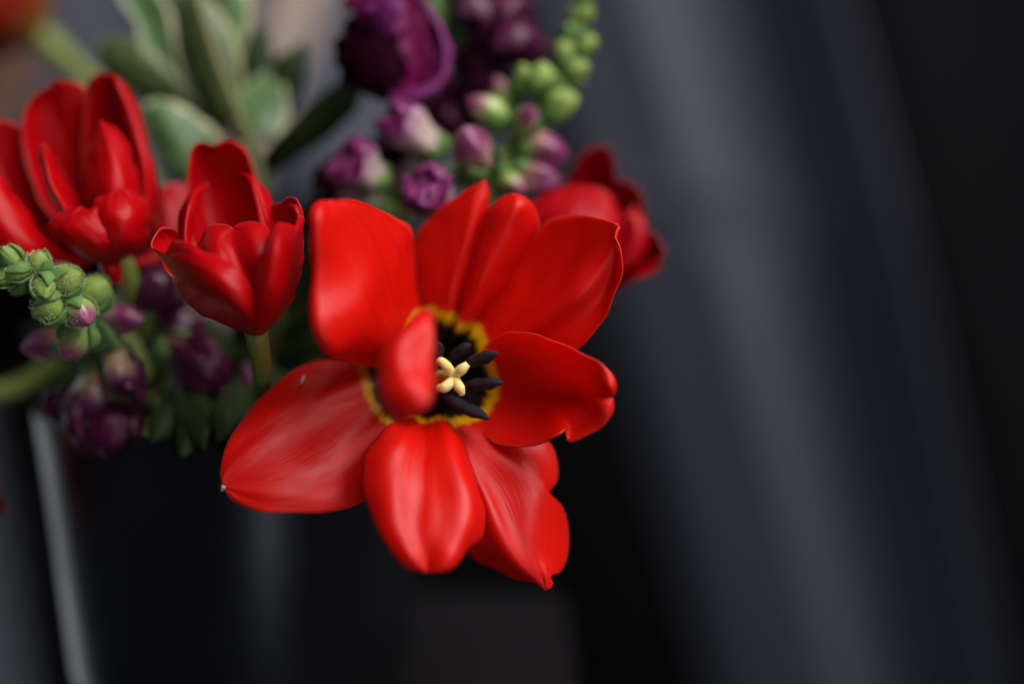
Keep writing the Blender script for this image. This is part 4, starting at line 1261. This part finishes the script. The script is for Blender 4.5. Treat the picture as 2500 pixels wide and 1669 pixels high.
plum_bloom((330, 770), (410, 670), 4.2, 44, [
    [[(340, 740, 3.9), (330, 700, 3.7), (345, 660, 3.7), (385, 640, 3.9)],
     [(365, 735, 3.7), (362, 700, 3.4), (370, 668, 3.4), (385, 640, 3.9)],
     [(390, 735, 3.9), (398, 705, 3.7), (402, 670, 3.7), (385, 640, 3.9)]],
    [[(370, 750, 4.1), (395, 715, 3.9), (425, 690, 3.9), (455, 700, 4.1)],
     [(385, 765, 4.0), (412, 740, 3.7), (438, 722, 3.7), (455, 700, 4.1)],
     [(400, 785, 4.2), (430, 765, 4.0), (455, 740, 4.0), (455, 700, 4.1)]]], 'plum_bud', seed=85)
plum_bloom((375, 800), (470, 790), 5.2, 54, [
    [[(400, 770, 5.0), (440, 745, 4.7), (480, 750, 4.7), (500, 790, 4.9)],
     [(405, 790, 4.8), (445, 785, 4.4), (478, 790, 4.5), (500, 790, 4.9)],
     [(405, 820, 5.0), (445, 830, 4.7), (480, 825, 4.7), (500, 790, 4.9)]]], 'plum_bud', seed=86)
settle(t)

# ------------------------------------------------------------------ variegated foliage
t = thing('leafy_sprig', 'sprig of pale variegated leaves with cream edges', 'foliage')
tw = [P(470, -40, 7.2), P(530, 150, 7.0), P(590, 300, 6.9), P(632, 420, 7.2), P(640, 640, 8.0), P(620, 900, 9.2), in_vase(0.0, 0.02, 0.09), in_vase(0.005, 0.0, 0.012)]
tube('stem', tw, [0.0012, 0.0016, 0.0019, 0.0022, 0.0024, 0.0025, 0.0026, 0.0026], M['twig'], t, steps=50)


LOFF = 1.9


def leaf(L, Mm, R, mat='leaf', **kw):
    L, Mm, R = [[(x, y, d + LOFF) for x, y, d in c] for c in (L, Mm, R)]
    return patch('leaf', [L, Mm, R], M[mat], t, thick=0.05, nu=26, nv=18, **kw)


leaf([(500, 470, 5.6), (420, 430, 5.2), (375, 350, 5.0), (350, 280, 4.9), (358, 248, 4.9)],
     [(520, 470, 5.6), (470, 400, 5.0), (430, 330, 4.8), (395, 280, 4.7), (358, 248, 4.9)],
     [(560, 440, 6.2), (555, 380, 5.9), (535, 330, 5.6), (470, 275, 5.2), (410, 245, 5.0), (358, 248, 4.9)])
leaf([(520, 340, 6.6), (400, 270, 6.4), (300, 220, 6.2), (245, 150, 6.0), (240, 95, 6.0)],
     [(530, 330, 6.6), (420, 235, 6.0), (340, 170, 5.8), (280, 125, 5.8), (240, 95, 6.0)],
     [(540, 320, 6.6), (450, 210, 6.0), (390, 140, 5.9), (320, 95, 5.9), (240, 95, 6.0)], 'leaf_olive')
leaf([(470, 260, 6.5), (380, 200, 5.9), (345, 120, 5.7), (330, 50, 5.7), (285, -10, 5.7), (270, -50, 5.7)],
     [(475, 255, 6.5), (410, 180, 6.0), (380, 110, 5.9), (350, 40, 5.9), (310, -20, 5.8), (270, -50, 5.7)],
     [(480, 250, 6.5), (445, 180, 5.9), (430, 110, 5.8), (420, 40, 5.8), (380, -30, 5.7), (270, -50, 5.7)])
leaf([(580, 360, 6.6), (500, 270, 6.2), (455, 170, 6.0), (440, 60, 6.0), (450, -60, 6.0)],
     [(590, 350, 6.6), (540, 250, 5.9), (505, 150, 5.7), (475, 50, 5.7), (450, -60, 6.0)],
     [(600, 340, 6.6), (595, 230, 6.2), (585, 130, 6.0), (545, 40, 6.0), (450, -60, 6.0)], 'leaf_olive')
leaf([(660, 170, 6.8), (590, 220, 6.2), (570, 280, 5.8), (580, 330, 5.6), (625, 345, 5.5)],
     [(670, 175, 6.8), (640, 230, 6.2), (630, 280, 5.7), (630, 320, 5.5), (625, 345, 5.5)],
     [(690, 180, 6.8), (700, 240, 6.2), (705, 290, 5.9), (685, 330, 5.7), (625, 345, 5.5)])
leaf([(630, 330, 7.2), (625, 250, 7.0), (650, 180, 6.9), (700, 125, 6.8), (748, 105, 6.8)],
     [(640, 330, 7.2), (660, 260, 6.7), (690, 200, 6.5), (720, 150, 6.5), (748, 105, 6.8)],
     [(650, 330, 7.2), (705, 280, 6.9), (735, 220, 6.8), (748, 160, 6.8), (748, 105, 6.8)], 'leaf_dark')
leaf([(610, 420, 7.2), (680, 330, 6.6), (760, 250, 6.2), (830, 195, 6.0), (880, 175, 6.0)],
     [(615, 430, 7.2), (710, 350, 6.3), (790, 285, 6.0), (850, 225, 5.9), (880, 175, 6.0)],
     [(620, 440, 7.2), (730, 385, 6.6), (820, 320, 6.3), (880, 250, 6.1), (880, 175, 6.0)], 'leaf_dark')
leaf([(560, 160, 7.2), (520, 60, 7.2), (530, -20, 7.2), (560, -70, 7.2)],
     [(570, 160, 7.2), (560, 60, 6.9), (565, -10, 6.9), (560, -70, 7.2)],
     [(580, 160, 7.2), (610, 60, 7.2), (615, 0, 7.2), (560, -70, 7.2)])
leaf([(470, 240, 7.6), (420, 120, 7.4), (410, 20, 7.4), (430, -50, 7.4)],
     [(480, 240, 7.6), (455, 120, 7.1), (450, 20, 7.1), (430, -50, 7.4)],
     [(490, 240, 7.6), (500, 120, 7.4), (490, 20, 7.4), (430, -50, 7.4)])
leaf([(590, 300, 7.6), (570, 220, 7.6), (590, 130, 7.6), (650, 60, 7.6)],
     [(600, 300, 7.6), (610, 220, 7.3), (625, 140, 7.3), (650, 60, 7.6)],
     [(610, 300, 7.6), (650, 230, 7.6), (670, 150, 7.6), (650, 60, 7.6)], 'leaf_dark')
settle(t)

# darker leaves low among the stems
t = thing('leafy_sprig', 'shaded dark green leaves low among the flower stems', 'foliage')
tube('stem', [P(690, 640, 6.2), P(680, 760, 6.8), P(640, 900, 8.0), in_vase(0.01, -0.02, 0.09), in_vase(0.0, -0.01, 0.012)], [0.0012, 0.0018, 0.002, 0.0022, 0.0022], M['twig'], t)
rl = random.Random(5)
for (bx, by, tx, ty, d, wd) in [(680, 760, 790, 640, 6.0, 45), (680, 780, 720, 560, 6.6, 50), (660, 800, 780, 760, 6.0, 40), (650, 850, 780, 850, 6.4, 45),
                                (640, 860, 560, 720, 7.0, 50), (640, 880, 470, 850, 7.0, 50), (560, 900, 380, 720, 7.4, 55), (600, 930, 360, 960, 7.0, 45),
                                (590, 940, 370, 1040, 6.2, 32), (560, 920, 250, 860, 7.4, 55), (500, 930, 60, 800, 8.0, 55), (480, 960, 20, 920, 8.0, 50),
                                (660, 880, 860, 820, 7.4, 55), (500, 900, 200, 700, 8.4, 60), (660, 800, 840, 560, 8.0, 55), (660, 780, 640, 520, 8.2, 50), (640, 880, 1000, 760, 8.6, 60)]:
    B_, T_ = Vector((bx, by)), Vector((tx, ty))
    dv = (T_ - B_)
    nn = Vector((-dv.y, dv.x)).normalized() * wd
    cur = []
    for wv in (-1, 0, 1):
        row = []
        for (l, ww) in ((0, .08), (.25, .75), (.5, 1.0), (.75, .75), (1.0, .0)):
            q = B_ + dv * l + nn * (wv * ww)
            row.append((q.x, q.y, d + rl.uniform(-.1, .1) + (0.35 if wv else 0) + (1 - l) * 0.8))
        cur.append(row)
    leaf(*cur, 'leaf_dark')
LOFF = 0.0
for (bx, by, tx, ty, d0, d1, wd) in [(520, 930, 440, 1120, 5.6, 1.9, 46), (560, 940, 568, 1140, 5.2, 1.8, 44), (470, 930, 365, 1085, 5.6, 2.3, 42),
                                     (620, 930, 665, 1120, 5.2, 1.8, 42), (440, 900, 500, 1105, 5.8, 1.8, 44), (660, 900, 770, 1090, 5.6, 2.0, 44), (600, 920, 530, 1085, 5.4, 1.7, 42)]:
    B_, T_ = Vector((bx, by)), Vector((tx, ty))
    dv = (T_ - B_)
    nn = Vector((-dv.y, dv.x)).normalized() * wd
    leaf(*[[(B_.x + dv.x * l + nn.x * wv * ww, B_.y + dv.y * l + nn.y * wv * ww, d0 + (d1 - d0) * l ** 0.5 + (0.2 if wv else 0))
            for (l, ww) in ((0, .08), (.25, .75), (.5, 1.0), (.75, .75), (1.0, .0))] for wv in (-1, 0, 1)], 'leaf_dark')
settle(t)
print("objects", len(bpy.data.objects))
